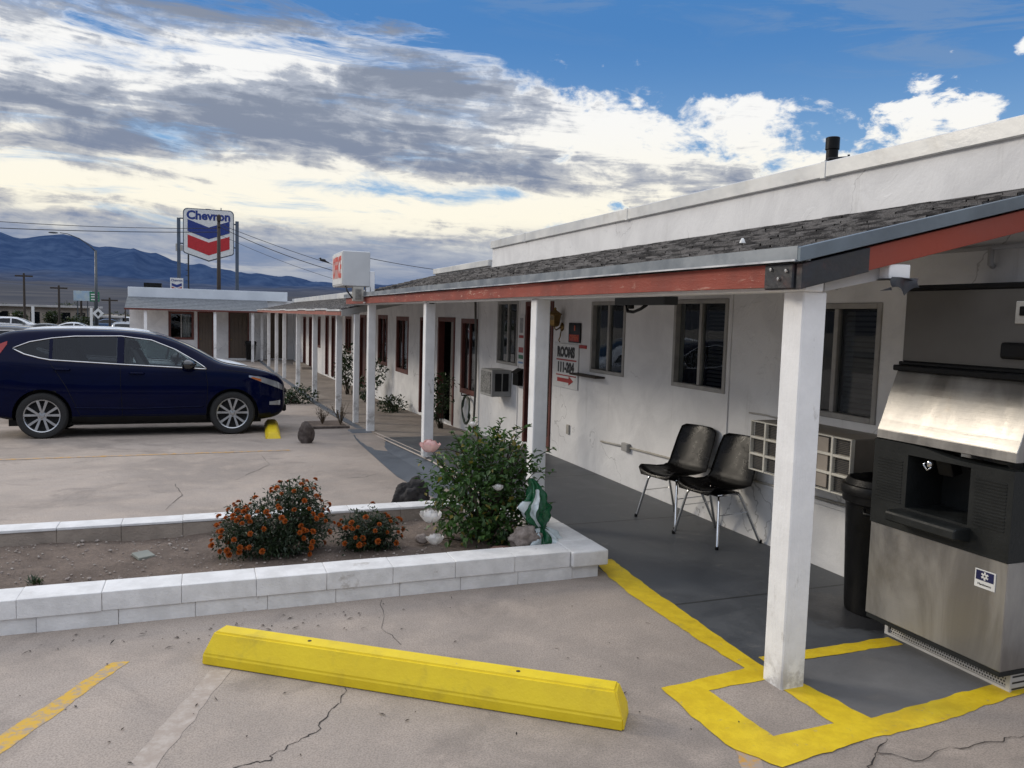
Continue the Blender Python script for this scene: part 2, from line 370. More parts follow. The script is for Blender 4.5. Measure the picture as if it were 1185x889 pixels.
M['lava'] = m_rock('black_lava_rock', (.014, .013, .014), (.030, .027, .027), .035, 16)
M['stone'] = m_rock('brown_stone', (.055, .043, .038), (.11, .09, .08), .03, 9)
M['pale'] = m_rock('pale_rock', (.32, .27, .24), (.19, .155, .135), .03, 12)
M['redrock'] = m_rock('red_brown_rock', (.16, .085, .065), (.11, .06, .048), .02, 12)
M['pebble'] = m_rock('pebble', (.36, .32, .28), (.22, .18, .16), .004, 30)
M['bagg'] = mat('green_plastic_bag', (.006, .10, .038), (.004, .055, .022), scale=9, rough=.22, bump=.012, bscale=14)
M['bagw'] = mat('white_plastic_strip', (.60, .66, .66), (.45, .52, .54), scale=9, rough=.3, bump=.006, bscale=20)
M['hose'] = mat('dark_green_hose', (.012, .03, .016), rough=.45)
M['wallmid'] = mat('weathered_beige_wall', (.34, .29, .24), (.26, .22, .18), scale=1, rough=.9, world=True)
M['wallgrey'] = mat('pale_grey_wall', (.46, .44, .42), (.36, .35, .33), scale=1, rough=.9, world=True)
M['darkroof'] = mat('dark_flat_roof', (.05, .048, .05), rough=.9)
M['bird'] = mat('dark_feathers', (.012, .012, .014), rough=.6)

# ------------------------------------------------------------------ mesh builder
class MB:
    def __init__(s): s.bm = bmesh.new()
    def merge(s, b2, mtx=None):
        if mtx is not None: bmesh.ops.transform(b2, matrix=mtx, verts=b2.verts)
        me = bpy.data.meshes.new('tmp'); b2.to_mesh(me); b2.free(); s.bm.from_mesh(me); bpy.data.meshes.remove(me)
        return s
    def box(s, x0, x1, y0, y1, z0, z1, bev=0., seg=1, mtx=None):
        b = bmesh.new(); bmesh.ops.create_cube(b, size=1)
        bmesh.ops.transform(b, matrix=Matrix.Translation(((x0+x1)/2, (y0+y1)/2, (z0+z1)/2)) @ Matrix.Diagonal((x1-x0, y1-y0, z1-z0, 1)), verts=b.verts)
        if bev: bmesh.ops.bevel(b, geom=b.edges[:], offset=bev, segments=seg, profile=.5, affect='EDGES')
        return s.merge(b, mtx)
    def poly(s, pts):
        vs = [s.bm.verts.new(p) for p in pts]; s.bm.faces.new(vs); return s
    def prism(s, prof, axis, a, b, bev=0.):
        """prof: 2D polygon; axis 'x','y','z' extrusion from a to b. 2D coords are the other two axes in order."""
        def P(u, v, w): return {'x': (w, u, v), 'y': (u, w, v), 'z': (u, v, w)}[axis]
        bm = bmesh.new()
        A = [bm.verts.new(P(u, v, a)) for u, v in prof]; B = [bm.verts.new(P(u, v, b)) for u, v in prof]
        n = len(prof)
        bm.faces.new(A); bm.faces.new(B[::-1])
        for i in range(n): bm.faces.new((A[i], B[i], B[(i+1) % n], A[(i+1) % n]))
        bmesh.ops.recalc_face_normals(bm, faces=bm.faces)
        if bev: bmesh.ops.bevel(bm, geom=bm.edges[:], offset=bev, segments=1, affect='EDGES')
        return s.merge(bm)
    def tube(s, pts, r, n=8, caps=True):
        pts = [Vector(p) for p in pts]; rs = r if isinstance(r, (list, tuple)) else [r]*len(pts)
        rings = []; up = None
        for i, p in enumerate(pts):
            d = (pts[min(i+1, len(pts)-1)]-pts[max(i-1, 0)]).normalized()
            if up is None: up = Vector((0, 0, 1)) if abs(d.z) < .9 else Vector((1, 0, 0))
            u = (up - d*up.dot(d)).normalized(); v = d.cross(u); up = u
            rings.append([s.bm.verts.new(p + (u*math.cos(2*PI*k/n)+v*math.sin(2*PI*k/n))*rs[i]) for k in range(n)])
        for i in range(len(rings)-1):
            for k in range(n): s.bm.faces.new((rings[i][k], rings[i][(k+1) % n], rings[i+1][(k+1) % n], rings[i+1][k]))
        if caps: s.bm.faces.new(rings[0][::-1]); s.bm.faces.new(rings[-1])
        return s
    def lathe(s, prof, n=24, c=(0, 0, 0), axis='z', a0=0, a1=2*PI):
        full = abs(a1-a0-2*PI) < 1e-6; N = n if full else n+1
        rings = []
        for r, h in prof:
            ring = []
            for k in range(N):
                a = a0+(a1-a0)*k/n; u, v = r*math.cos(a), r*math.sin(a)
                p = {'z': (u, v, h), 'y': (u, h, v), 'x': (h, u, v)}[axis]
                ring.append(s.bm.verts.new((p[0]+c[0], p[1]+c[1], p[2]+c[2])))
            rings.append(ring)
        for i in range(len(rings)-1):
            for k in range(N if full else n):
                q = (rings[i][k], rings[i][(k+1) % N], rings[i+1][(k+1) % N], rings[i+1][k])
                try: s.bm.faces.new(q)
                except ValueError: pass
        return s
    def grid(s, f, nu, nv, wrap=False):
        vs = [[s.bm.verts.new(f(i/nu, j/nv)) for j in range(nv+1)] for i in range(nu+1)]
        for i in range(nu):
            for j in range(nv): s.bm.faces.new((vs[i][j], vs[i+1][j], vs[i+1][j+1], vs[i][j+1]))
        return s
    def leaf(s, p, d, nrm, L, W):
        side = d.cross(nrm)
        if side.length < 1e-4: side = d.orthogonal()
        side.normalize(); up = side.cross(d).normalized()
        a = s.bm.verts.new(p); b = s.bm.verts.new(p+d*L*.45+side*W/2+up*W*.18); c = s.bm.verts.new(p+d*L-up*W*.1); e = s.bm.verts.new(p+d*L*.45-side*W/2+up*W*.18)
        s.bm.faces.new((a, b, c)); s.bm.faces.new((a, c, e))
    def blob(s, c, r, sub=2, seed=0, amp=.25, freq=2.0, flat=None):
        from mathutils import noise
        b = bmesh.new(); bmesh.ops.create_icosphere(b, subdivisions=sub, radius=1)
        for v in b.verts:
            k = 1+amp*noise.noise(v.co*freq+Vector((seed*3.1, seed*1.7, seed)))+amp*.5*noise.noise(v.co*freq*2.3+Vector((seed, 5, 2)))+amp*.18*noise.noise(v.co*freq*7+Vector((2, seed, 5)))
            v.co = Vector((v.co.x*r[0]*k, v.co.y*r[1]*k, v.co.z*r[2]*k))
            if flat is not None and v.co.z < flat: v.co.z = flat
        return s.merge(b, Matrix.Translation(c))
    def done(s, name, m, parent=None, world=True, smooth=False, kind=None, auto=None):
        if world and parent is not None:
            off = WLOC[parent.name]
            bmesh.ops.translate(s.bm, vec=-off, verts=s.bm.verts)
        bmesh.ops.recalc_face_normals(s.bm, faces=s.bm.faces) if not kind == 'leaf' else None
        me = bpy.data.meshes.new(name); s.bm.to_mesh(me); s.bm.free()
        for mm in (m if isinstance(m, list) else [m]): me.materials.append(mm)
        if smooth:
            for p in me.polygons: p.use_smooth = True
            if auto: me.set_sharp_from_angle(angle=math.radians(auto))
        o = bpy.data.objects.new(name, me); C.objects.link(o)
        if parent is not None:
            o.parent = parent; WLOC[o.name] = WLOC[parent.name].copy()
        else: WLOC[o.name] = Vector((0, 0, 0))
        return o
WLOC = {}
def tag(o, label=None, cat=None, group=None, kind=None):
    if label: o['label'] = label
    if cat: o['category'] = cat
    if group: o['group'] = group
    if kind: o['kind'] = kind
    return o
def thing(name, label, cat, loc, group=None, rotz=0):
    o = bpy.data.objects.new(name, None); C.objects.link(o); o.location = loc; o.rotation_euler = (0, 0, rotz); o.empty_display_size = .1
    WLOC[o.name] = Vector(loc)
    return tag(o, label, cat, group)
def solo(name, mb, m, label, cat, loc, group=None, smooth=False, auto=None, kind=None):
    """a one-mesh thing: world-built vertices, origin moved to its base"""
    bmesh.ops.translate(mb.bm, vec=-Vector(loc), verts=mb.bm.verts)
    o = mb.done(name, m, smooth=smooth, auto=auto, kind=kind); o.location = loc; WLOC[o.name] = Vector(loc)
    return tag(o, label, cat, group)
def kids(o): return [c for c in bpy.data.objects if c.parent is o]
def copy_tree(o, parent=None, **kw):
    ch = kids(o)
    c = o.copy(); C.objects.link(c)
    if parent is not None: c.parent = parent
    for k in ch: copy_tree(k, c)
    return c
def struct(name, mb, m, smooth=False, kind=None):
    o = mb.done(name, m, smooth=smooth, kind=kind); o['kind'] = 'structure'; return o
def text(name, body, size, m, parent, mtx, ext=.002, bold=0., sx=1., align='CENTER', world=True):
    cu = bpy.data.curves.new('txt', 'FONT'); cu.body = body; cu.size = size; cu.extrude = ext; cu.offset = bold
    cu.align_x = align; cu.align_y = 'CENTER'; cu.resolution_u = 3
    ob = bpy.data.objects.new('txt', cu); C.objects.link(ob)
    dg = bpy.context.evaluated_depsgraph_get(); dg.update()
    me = bpy.data.meshes.new_from_object(ob.evaluated_get(dg)); bpy.data.objects.remove(ob); bpy.data.curves.remove(cu)
    me.transform(Matrix.Diagonal((sx, 1, 1, 1)))
    me.transform(mtx)
    if world: me.transform(Matrix.Translation(-WLOC[parent.name]))
    me.name = name; me.materials.clear(); me.materials.append(m)
    o = bpy.data.objects.new(name, me); C.objects.link(o); o.parent = parent; WLOC[o.name] = WLOC[parent.name].copy()
    return o
def face_mx(loc):   # lettering on a surface that faces -X: reads from the lot
    return Matrix.Translation(loc) @ Matrix(((0, 0, -1), (-1, 0, 0), (0, 1, 0))).to_4x4()
def face_my(loc):   # lettering on a surface that faces -Y
    return Matrix.Translation(loc) @ Matrix(((1, 0, 0), (0, 0, -1), (0, 1, 0))).to_4x4()

# ------------------------------------------------------------------ levels
def interp(tab, x):
    if x <= tab[0][0]: return tab[0][1]
    for (a, fa), (b, fb) in zip(tab, tab[1:]):
        if x <= b:
            t = (x-a)/(b-a); return fa+(fb-fa)*t
    return tab[-1][1]
LOT = [(4.9, -.001), (7.4, -.05), (9, -.11), (12, -.19), (13.4, -.225), (16.8, -.385), (20.7, -.49), (24.6, -.52), (29, -.60), (32, -.65), (41, -.71), (52, -.95), (120, -1.0)]
WALK = [(9.4, 0), (13.4, -.22), (16.8, -.335), (20.7, -.45), (24.6, -.475), (29, -.56), (32, -.61), (41, -.66), (46, -.70)]
zl = lambda y: interp(LOT, y)
zw = lambda y: interp(WALK, y)

# ------------------------------------------------------------------ setting
b = MB()
rr = [0, 60, 200, 600, 1500, 3000, 9000]
def gp(r, a):
    return (math.sin(a)*r, math.cos(a)*r, -1.06)
b.grid(lambda u, v: gp(9000*(u**3), v*2*PI), 24, 48)
struct('ground', b, M['desert'])
b = MB(); ys = [-8, 2, 4.9, 6, 7.4, 9, 10.5, 12, 13.4, 15, 16.8, 18.7, 20.7, 24.6, 29, 32, 36, 41, 46, 50, 52, 56]
xs = [-24, -15, -8, -4, 0, 2.4, 4.1]
vs = [[b.bm.verts.new((x, y, zl(y))) for x in xs] for y in ys]
for i in range(len(ys)-1):
    for j in range(len(xs)-1): b.bm.faces.new((vs[i][j], vs[i][j+1], vs[i+1][j+1], vs[i+1][j]))
struct('parking_lot', b, M['lot'], smooth=True)
b = MB(); b.poly([(-160, 58, -.99), (60, 58, -.99), (60, 74, -.99), (-160, 74, -.99)]); struct('street', b, M['asphalt'])
b = MB(); b.box(2.6, 6.3, -8, 2.60, -.3, 0.001); struct('side_pavement', b, M['lot'])
# near porch floor and its ramped continuation
def ramp(name, m, x0, x1, ya, yb, top, n, bottom=-1.2):
    b = MB()
    ysl = [ya+(yb-ya)*i/n for i in range(n+1)]
    A = [b.bm.verts.new((x0, y, top(y))) for y in ysl]; B = [b.bm.verts.new((x1, y, top(y))) for y in ysl]
    A2 = [b.bm.verts.new((x0, y, bottom)) for y in ysl]; B2 = [b.bm.verts.new((x1, y, bottom)) for y in ysl]
    for i in range(n):
        b.bm.faces.new((A[i], B[i], B[i+1], A[i+1])); b.bm.faces.new((A2[i], A[i], A[i+1], A2[i+1])); b.bm.faces.new((B[i], B2[i], B2[i+1], B[i+1]))
    b.bm.faces.new((A[0], A2[0], B2[0], B[0])); b.bm.faces.new((A[-1], B[-1], B2[-1], A2[-1]))
    return struct(name, b, m)
ramp('porch_floor', M['floor'], 2.605, 4.19, 2.605, 12.2, lambda y: zw(y)+.002, 14)
ramp('walkway', M['walk'], 2.605, 4.19, 12.2, 42.3, zw, 40)
from mathutils import noise as mnoise
def strip(name, pts, z, m, jit=.013):
    b = MB(); Q = []
    for (p, q) in zip(pts, pts[1:]+pts[:1]):
        L = math.hypot(q[0]-p[0], q[1]-p[1]); n = max(1, int(round(L/.045))) if jit else 1
        for k in range(n):
            x, y = p[0]+(q[0]-p[0])*k/n, p[1]+(q[1]-p[1])*k/n
            if jit and k: x += jit*(mnoise.noise(Vector((x*9, y*9, 1)))+.6*mnoise.noise(Vector((x*31, y*31, 4)))); y += jit*(mnoise.noise(Vector((x*9, y*9, 7)))+.6*mnoise.noise(Vector((x*31, y*31, 11))))
            Q.append((x, y))
    b.poly([(x, y, z(y) if callable(z) else z) for x, y in Q])
    bmesh.ops.triangulate(b.bm, faces=b.bm.faces[:])
    return struct(name, b, m)
# apron beside the ramp
b = MB()
ya = [5.95+i*.5 for i in range(15)]
ax = lambda y: interp([(5.9, 2.2), (9, 2.06), (12.2, 2.17), (13.2, 2.28)], y)
for y0, y1 in zip(ya, ya[1:]):
    y1 = min(y1, 13.1)
    b.poly([(ax(y0), y0, zl(y0)+.004), (2.40, y0, (zl(y0)*.6+zw(y0)*.4)-.03), (2.40, y1, (zl(y1)*.6+zw(y1)*.4)-.03), (ax(y1), y1, zl(y1)+.004)])
    b.poly([(2.40, y0, (zl(y0)*.6+zw(y0)*.4)-.03), (2.603, y0, zw(y0)-.045), (2.603, y1, zw(y1)-.045), (2.40, y1, (zl(y1)*.6+zw(y1)*.4)-.03)])
struct('kerb_apron', b, M['apron'])
b = MB()
for i in range(8):
    y0 = 7.0+i*.76; y1 = y0+.76; b.poly([(2.592, y0, zw(y0)-.03), (2.640, y0, zw(y0)+.008), (2.640, y1, zw(y1)+.008), (2.592, y1, zw(y1)-.03)])
struct('kerb_edge_line', b, M['wline'])
b = MB(); 
for i in range(13):
    y0 = 13.9+i*2.2; y1 = y0+2.2
    for (p, q) in (((2.48, 2.602),)*1):
        b.poly([(p, y0, zl(y0)+.002), (p, y0, zw(y0)-.012), (p, y1, zw(y1)-.012), (p, y1, zl(y1)+.002)])
        b.poly([(p, y0, zw(y0)-.012), (q, y0, zw(y0)-.010), (q, y1, zw(y1)-.010), (p, y1, zw(y1)-.012)])
struct('walkway_kerb', b, M['apron'])
b = MB(); b.box(2.27, 2.70, 13.16, 13.62, -.6, -.215, .012); struct('kerb_end_block', b, M['apron'])
# painted yellow border (sheet pieces butted end to end)
Z1 = .004
strip('painted_border', [(2.60, 4.86), (2.545, 4.40), (2.55, 4.27), (2.546, 3.69), (2.569, 3.241), (2.673, 3.251), (2.703, 3.926), (2.74, 4.545), (2.79, 5.10), (2.66, 5.10)], Z1, M['yellow'])
strip('painted_border', [(2.569, 3.241), (2.037, 3.18), (2.019, 2.897), (2.242, 3.087), (2.595, 3.099), (2.673, 3.251)], Z1, M['yellow'])
strip('painted_border', [(2.019, 2.897), (2.035, 2.606), (2.134, 2.433), (2.26, 2.641), (2.242, 3.087)], Z1, M['yellow'])
strip('painted_border', [(2.134, 2.433), (2.535, 2.485), (2.639, 2.495), (2.753, 2.488), (2.791, 2.632), (2.594, 2.647), (2.26, 2.641)], Z1, M['yellow'])
strip('painted_border', [(2.594, 2.647), (2.791, 2.632), (2.738, 3.005), (2.70, 3.017), (2.673, 3.251), (2.595, 3.099)], Z1, M['yellow'])
strip('painted_border', [(2.753, 2.488), (3.143, 2.518), (3.713, 2.590), (4.15, 2.62), (4.15, 2.76), (3.899, 2.735), (3.336, 2.682), (2.791, 2.632)], Z1, M['yellow'])
strip('painted_border', [(2.722, 3.236), (3.62, 3.226), (3.62, 3.333), (2.722, 3.332)], Z1+.0, M['yellow'])
strip('bare_concrete_pad', [(2.242, 3.087), (2.26, 2.641), (2.594, 2.647), (2.595, 3.099)], .002, M['lot'])
strip('porch_bay', [(2.791, 2.632), (3.336, 2.682), (3.899, 2.735), (3.9, 3.226), (2.673, 3.226), (2.738, 3.005)], .0032, mat('lighter_grey_floor', (.155, .155, .155), (.115, .115, .117), scale=3, rough=.6, bump=.002, dirt=(.22, .21, .2), world=True))
strip('parking_line', [(-.354, 4.245), (-.44, 4.254), (-.80, 3.62), (-1.4, 2.55), (-1.30, 2.50), (-.745, 3.50)], 0.0005, M['yline'])
strip('parking_line', [(.116, 4.002), (.02, 4.03), (-.26, 3.30), (-.50, 2.70), (-.38, 2.68), (-.17, 3.24)], 0.0005, M['wline'])
strip('parking_line', [(2.084, 2.69), (2.164, 2.68), (2.064, 2.456), (1.90, 2.0), (1.82, 2.02), (1.978, 2.485)], 0.0008, M['oline'])
strip('parking_line', [(-9, 11.28), (1.1, 11.36), (1.1, 11.46), (-9, 11.38)], lambda y: zl(y)+.004, M['oline'])
def crack(pts, w=.007, z=.001, sub=5):
    b = MB(); P = []
    for (a, c) in zip(pts, pts[1:]):
        for k in range(sub):
            t = k/sub; P.append((a[0]+(c[0]-a[0])*t+rnd.uniform(-.014, .014), a[1]+(c[1]-a[1])*t+rnd.uniform(-.014, .014)))
    P.append(pts[-1])
    L = []
    for i, p in enumerate(P):
        q = P[min(i+1, len(P)-1)]; o = P[max(i-1, 0)]
        d = Vector((q[0]-o[0], q[1]-o[1])); d.normalize(); n = Vector((-d.y, d.x)); ww = w*rnd.uniform(.10, .46)
        zz = z(p[1]) if callable(z) else z
        L.append((b.bm.verts.new((p[0]+n.x*ww, p[1]+n.y*ww, zz)), b.bm.verts.new((p[0]-n.x*ww, p[1]-n.y*ww, zz))))
    for (a, c), (d, e) in zip(L, L[1:]): b.bm.faces.new((a, c, e, d))
    struct('pavement_crack', b, M['crack'])
crack([(.613, 3.651), (.578, 3.511), (.48, 3.41), (.448, 3.304), (.351, 3.227), (.278, 3.182), (.224, 3.12), (.143, 3.109), (-.1, 3.02)], .009)
crack([(2.717, 2.477), (2.578, 2.401), (2.478, 2.32), (2.3, 2.1)], .009, .005)
crack([(2.578, 2.401), (2.687, 2.30), (2.909, 2.32), (3.139, 2.302), (3.322, 2.302), (3.7, 2.4)], .007, .0055)
crack([(1.0, 4.75), (.93, 4.3), (.97, 4.05)], .004)
crack([(-.35, 7.7), (-.22, 8.4), (-.30, 9.1)], .008, lambda y: zl(y)+.004)
crack([(.3, 9.2), (.75, 10.2), (.70, 11.0)], .007, lambda y: zl(y)+.004)
crack([(1.5, 9.0), (1.72, 9.02), (1.9, 9.2)], .012, lambda y: zl(y)+.004)
# hills
RID = [(-180, .02), (-120, .035), (-90, .05), (-75, .062), (-60, .055), (-40, .06), (-25, .055), (-18, .06), (-14.04, .0657), (-11.49, .0754), (-10.84, .071), (-10.4, .0698), (-9.36, .0742), (-8.2, .0776), (-7.45, .0754), (-6.41, .0654), (-5.63, .0672), (-4.89, .0662), (-4.24, .0659), (-3.38, .061), (-2.87, .0606), (-1.94, .0547), (-.9, .0507), (-.2, .0527), (.49, .0499), (1.58, .0438), (2.35, .0434), (3.46, .0437), (5.27, .0414), (6.76, .0357), (8.22, .0351), (10.41, .0323), (15.24, .0276), (27.54, .0208), (45, .018), (70, .02), (180, .02)]
from mathutils import noise as mnoise
b = MB(); NA = 1100; NRR = 34
def hill(u, v):
    az = -180+360*u; r = 350+6200*v**1.25; a = math.radians(az)
    x, y = math.sin(a)*r, math.cos(a)*r
    H = interp(RID, az)*5200
    t = (r-1900)/(5200-1900)
    fh = 12+ .006*r if r < 1900 else 0
    if r < 1900: z = -1.06 + (r-350)/1550*46
    else:
        k = max(0, min(1, t)); z = 45 + (H-45)*(k**1.6 if t <= 1 else 1)
        if t > 1: z = H*(1-(t-1)*1.6)
    n = mnoise.fractal(Vector((x, y, 0))*.0016, 1.0, 2.0, 6)
    rid = mnoise.ridged_multi_fractal(Vector((x, y, 0))*.00085, .9, 2.1, 6, 1.0, 2.0)
    if r >= 1300 and t <= 1.05: z += min(1, max(0, (r-1300)/1500))*(n*26 + (rid-1.1)*125*min(1, max(.0, 1-abs(t-.5)*1.9)))
    return (x, y, min(z, H+1) if t > .5 else z)
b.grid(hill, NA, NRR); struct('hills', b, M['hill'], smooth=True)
# low wall of far ground: town apron
# ------------------------------------------------------------------ motel buildings
def wall_openings(b, X, y0, y1, z0, z1, ops, depth=.11):
    ycuts = sorted({y0, y1, *[v for o in ops for v in o[:2]]}); zc = sorted({z0, z1, *[v for o in ops for v in o[2:4]]})
    for ya, yb in zip(ycuts, ycuts[1:]):
        for za, zb in zip(zc, zc[1:]):
            cy, cz = (ya+yb)/2, (za+zb)/2
            if any(o[0] < cy < o[1] and o[2] < cz < o[3] for o in ops): continue
            b.poly([(X, ya, za), (X, ya, zb), (X, yb, zb), (X, yb, za)])
    for a, c, d, e in [o[:4] for o in ops]:
        b.poly([(X, a, d), (X+depth, a, d), (X+depth, a, e), (X, a, e)]); b.poly([(X, c, d), (X, c, e), (X+depth, c, e), (X+depth, c, d)])
        b.poly([(X, a, e), (X+depth, a, e), (X+depth, c, e), (X, c, e)]); b.poly([(X, a, d), (X, c, d), (X+depth, c, d), (X+depth, a, d)])
def weld(b): bmesh.ops.remove_doubles(b.bm, verts=b.bm.verts, dist=.0005)
def window(parent, X, y0, y1, z0, z1, fm, fw=.028, proud=.012, left='dark', right='blind', sill=False, label=None):
    """sliding window in a wall facing -X: frame > pane, blind/curtain"""
    b = MB()
    xa, xb = X-proud, X+.055
    b.box(xa, xb, y0-.012, y0+fw, z0-.012, z1+.012, .004); b.box(xa, xb, y1-fw, y1+.012, z0-.012, z1+.012, .004)
    b.box(xa, xb, y0+fw, y1-fw, z0-.012, z0+fw, .004); b.box(xa, xb, y0+fw, y1-fw, z1-fw, z1+.012, .004)
    ym = (y0+y1)/2; b.box(X+.004, X+.05, ym-.02, ym+.02, z0+fw, z1-fw, .003)
    w = b.done('window', fm, parent)
    if label: w['label'] = label
    for k, (a, c) in enumerate(((y0+fw, ym-.02), (ym+.02, y1-fw))):
        g = MB(); xx = X+.030+.012*k; g.poly([(xx, a, z0+fw), (xx, a, z1-fw), (xx, c, z1-fw), (xx, c, z0+fw)]); g.done('pane', M['glass'], w)
        style = right if k == 0 else left
        if style == 'blind':
            s = MB(); n = int((z1-z0-2*fw)/.036)
            for i in range(n):
                z = z0+fw+.012+i*.036; s.poly([(X+.075, a+.006, z), (X+.092, a+.006, z+.022), (X+.092, c-.006, z+.022), (X+.075, c-.006, z)])
            s.done('blind', M['blind'], w)
        elif style in ('curtain', 'darkcurtain'):
            s = MB(); n = 40
            s.grid(lambda u, v: (X+.10+.018*math.sin(u*26), a+(c-a)*u, z0+fw+(z1-z0-2*fw)*v), n, 1); s.done('curtain', M[style], w, smooth=True)
    return w
def door(parent, X, y0, y1, z0, z1, fm, slab, fw=.06, ajar=False, glass=False):
    b = MB(); b.box(X-.018, X+.10, y0-.01, y0+fw, z0, z1+.01, .004); b.box(X-.018, X+.10, y1-fw, y1+.01, z0, z1+.01, .004); b.box(X-.018, X+.10, y0+fw, y1-fw, z1-fw, z1+.01, .004)
    f = b.done('door', fm, parent)
    if glass:
        g = MB(); g.poly([(X+.07, y0+fw, z0+.05), (X+.07, y0+fw, z1-fw), (X+.07, y1-fw, z1-fw), (X+.07, y1-fw, z0+.05)]); g.done('pane', M['glass'], f)
        h = MB(); h.box(X+.055, X+.085, y0+fw, y0+fw+.05, z0+.02, z1-fw); h.box(X+.055, X+.085, y0+fw+.05, y1-fw, z0+.02, z0+.16); h.done('door_leaf', slab, f)
    elif ajar:
        h = MB(); h.box(X+.06, X+.10, y0+fw, y0+fw+.38, z0+.02, z1-fw, .003); h.done('door_leaf', M['bronze'], f)
    else:
        h = MB(); h.box(X+.055, X+.095, y0+fw, y1-fw, z0+.02, z1-fw, .003)
        yc = (y0+y1)/2; wd = (y1-y0)/2-fw-.12
        for za, zb in ((z0+.25, z0+.85), (z0+1.0, z1-.25)):
            h.box(X+.045, X+.056, yc-wd, yc+wd, za, zb, .008)
        l = h.done('door_leaf', slab, f)
        k = MB(); k.lathe([(.0, X-.01), (.022, X-.005), (.028, X+.01), (.02, X+.03), (.012, X+.045), (.012, X+.056)], 12, (0, y0+fw+.07, z0+.95), 'x'); k.done('door_knob', M['brass'], f, smooth=True)
    return f
WX = 4.2
near = thing('motel_building', 'nearest white stucco motel wing with shingled porch roof, red fascia and tall parapet', 'building', (4.2, 7, 0))
ops = [(4.1, 4.92, 1.115, 1.91), (5.775, 6.595, 1.16, 1.96), (7.57, 8.35, 1.165, 1.955), (9.46, 10.39, .02, 1.975), (10.72, 11.55, 1.075, 1.985),
       (12.53, 13.4, .44, 1.71), (13.8, 14.88, -.22, 1.725)]
b = MB(); wall_openings(b, WX, -4, 15.2, -1.2, 2.62, ops); weld(b)
b.bm.faces.ensure_lookup_table()
b.poly([(4.2, -4, -1.2), (9, -4, -1.2), (9, -4, 2.62), (4.2, -4, 2.62)]); b.poly([(9, -4, -1.2), (9, 15.2, -1.2), (9, 15.2, 2.62), (9, -4, 2.62)]); b.poly([(4.2, 15.2, 2.30), (9, 15.2, 2.30), (9, 15.2, 2.62), (4.2, 15.2, 2.62)])
b.done('wall', M['stucco'], near)
b = MB(); b.box(4.3, 8.9, -3.9, 15.1, 2.5, 2.56); b.box(5.6, 5.65, -3.9, 15.1, -1, 2.5); b.done('interior', M['dark'], near)
b = MB()
b.box(4.205, 4.46, -4, 11.9, 2.56, 2.835); b.done('parapet', M['stucco'], near)
b = MB(); y = -4.
while y < 11.85:
    y2 = min(11.93, y+2.9)
    z = 2.88+.006*math.sin(y*2); b.box(4.175, 4.49, y+.002, y2-.002, 2.825, z+.06, .006); b.box(4.170, 4.20, y2-.03, y2+.02, 2.82, z+.065, .003) if y2 < 11.9 else None
    y = y2
b.done('coping', M['coping'], near)
b = MB(); b.box(4.15, 4.40, 11.93, 15.2, 2.56, 2.66, .006); b.done('coping', M['coping'], near)
# porch roof: stepped shingle courses
def roof(parent, y0, y1, xe, ze, xw, zwl, n, name='porch_roof', left_open=True):
    b = MB(); dx = (xw-xe)/n; dz = (zwl-ze)/n
    for i in range(n):
        xa, xb = xe+i*dx, xe+(i+1)*dx+.02; za, zb = ze+i*dz+.011, ze+(i+1)*dz+.002
        yy = y0-rnd.uniform(0, .3)
        while yy < y1:
            ya2, yb2 = max(y0, yy), min(y1, yy+rnd.choice((.165, .165, .33, .25))); yy = yb2 if yb2 > y0 else yy+.2
            if yb2-ya2 < .01: continue
            l = rnd.uniform(0, .005); xo = xa-rnd.uniform(0, .012)
            b.poly([(xo, ya2+.002, za+l), (xo, yb2-.002, za+l), (xb, yb2-.002, zb), (xb, ya2+.002, zb)]); b.poly([(xo, ya2+.002, za-.014), (xo, yb2-.002, za-.014), (xo, yb2-.002, za+l), (xo, ya2+.002, za+l)])
        b.poly([(xa, y0, za-.016), (xa, y1, za-.016), (xb, y1, zb-.006), (xb, y0, zb-.006)])
        b.poly([(xa, y0, za-.03), (xa, y0, za), (xb, y0, zb), (xb, y0, zb-.03)]); b.poly([(xa, y1, za-.03), (xb, y1, zb-.03), (xb, y1, zb), (xa, y1, za)])
    return b.done(name, M['shingle'], parent)
XE, YE = 2.50, 2.90
ZE = 2.095
roof(near, YE+.02, 15.25, XE+.02, ZE, 4.2, 2.535, 14)
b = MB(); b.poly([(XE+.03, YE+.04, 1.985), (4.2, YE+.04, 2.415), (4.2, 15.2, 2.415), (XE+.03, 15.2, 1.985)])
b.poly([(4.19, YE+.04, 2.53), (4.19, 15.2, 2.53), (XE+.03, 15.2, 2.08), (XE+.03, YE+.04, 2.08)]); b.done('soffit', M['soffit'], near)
def eave_strip(x0, x1, z0, z1, y0, y1, m, name, wob=.004, seg=1.1):
    b = MB(); n = max(1, int((y1-y0)/seg)); 
    rs = [(rnd.uniform(-wob, wob), rnd.uniform(-wob, wob)) for i in range(n+1)]
    for i in range(n):
        ya, yb = y0+(y1-y0)*i/n, y0+(y1-y0)*(i+1)/n; a, c = rs[i], rs[i+1]
        P = [[(x0+r[0], y, z0+r[1]), (x1, y, z0+r[1]), (x1, y, z1+r[1]), (x0+r[0], y, z1+r[1])] for r, y in ((a, ya), (c, yb))]
        for k in range(4):
            b.poly([P[0][k], P[0][(k+1) % 4], P[1][(k+1) % 4], P[1][k]])
        if i == 0: b.poly(P[0])
        if i == n-1: b.poly(P[1][::-1])
    weld(b)
    return b.done(name, m, near)
eave_strip(2.450, 2.53, 2.046, 2.108, YE-.01, 15.28, M['gutter'], 'drip_edge')
eave_strip(2.440, 2.447, 2.040, 2.049, YE-.01, 15.28, mat('bright_metal_lip', (.62, .64, .66), (.45, .47, .5), scale=5, rough=.35, metal=.5), 'drip_lip', .003)
eave_strip(2.482, 2.52, 1.930, 2.035, 3.13, 15.25, M['red'], 'fascia', .003)
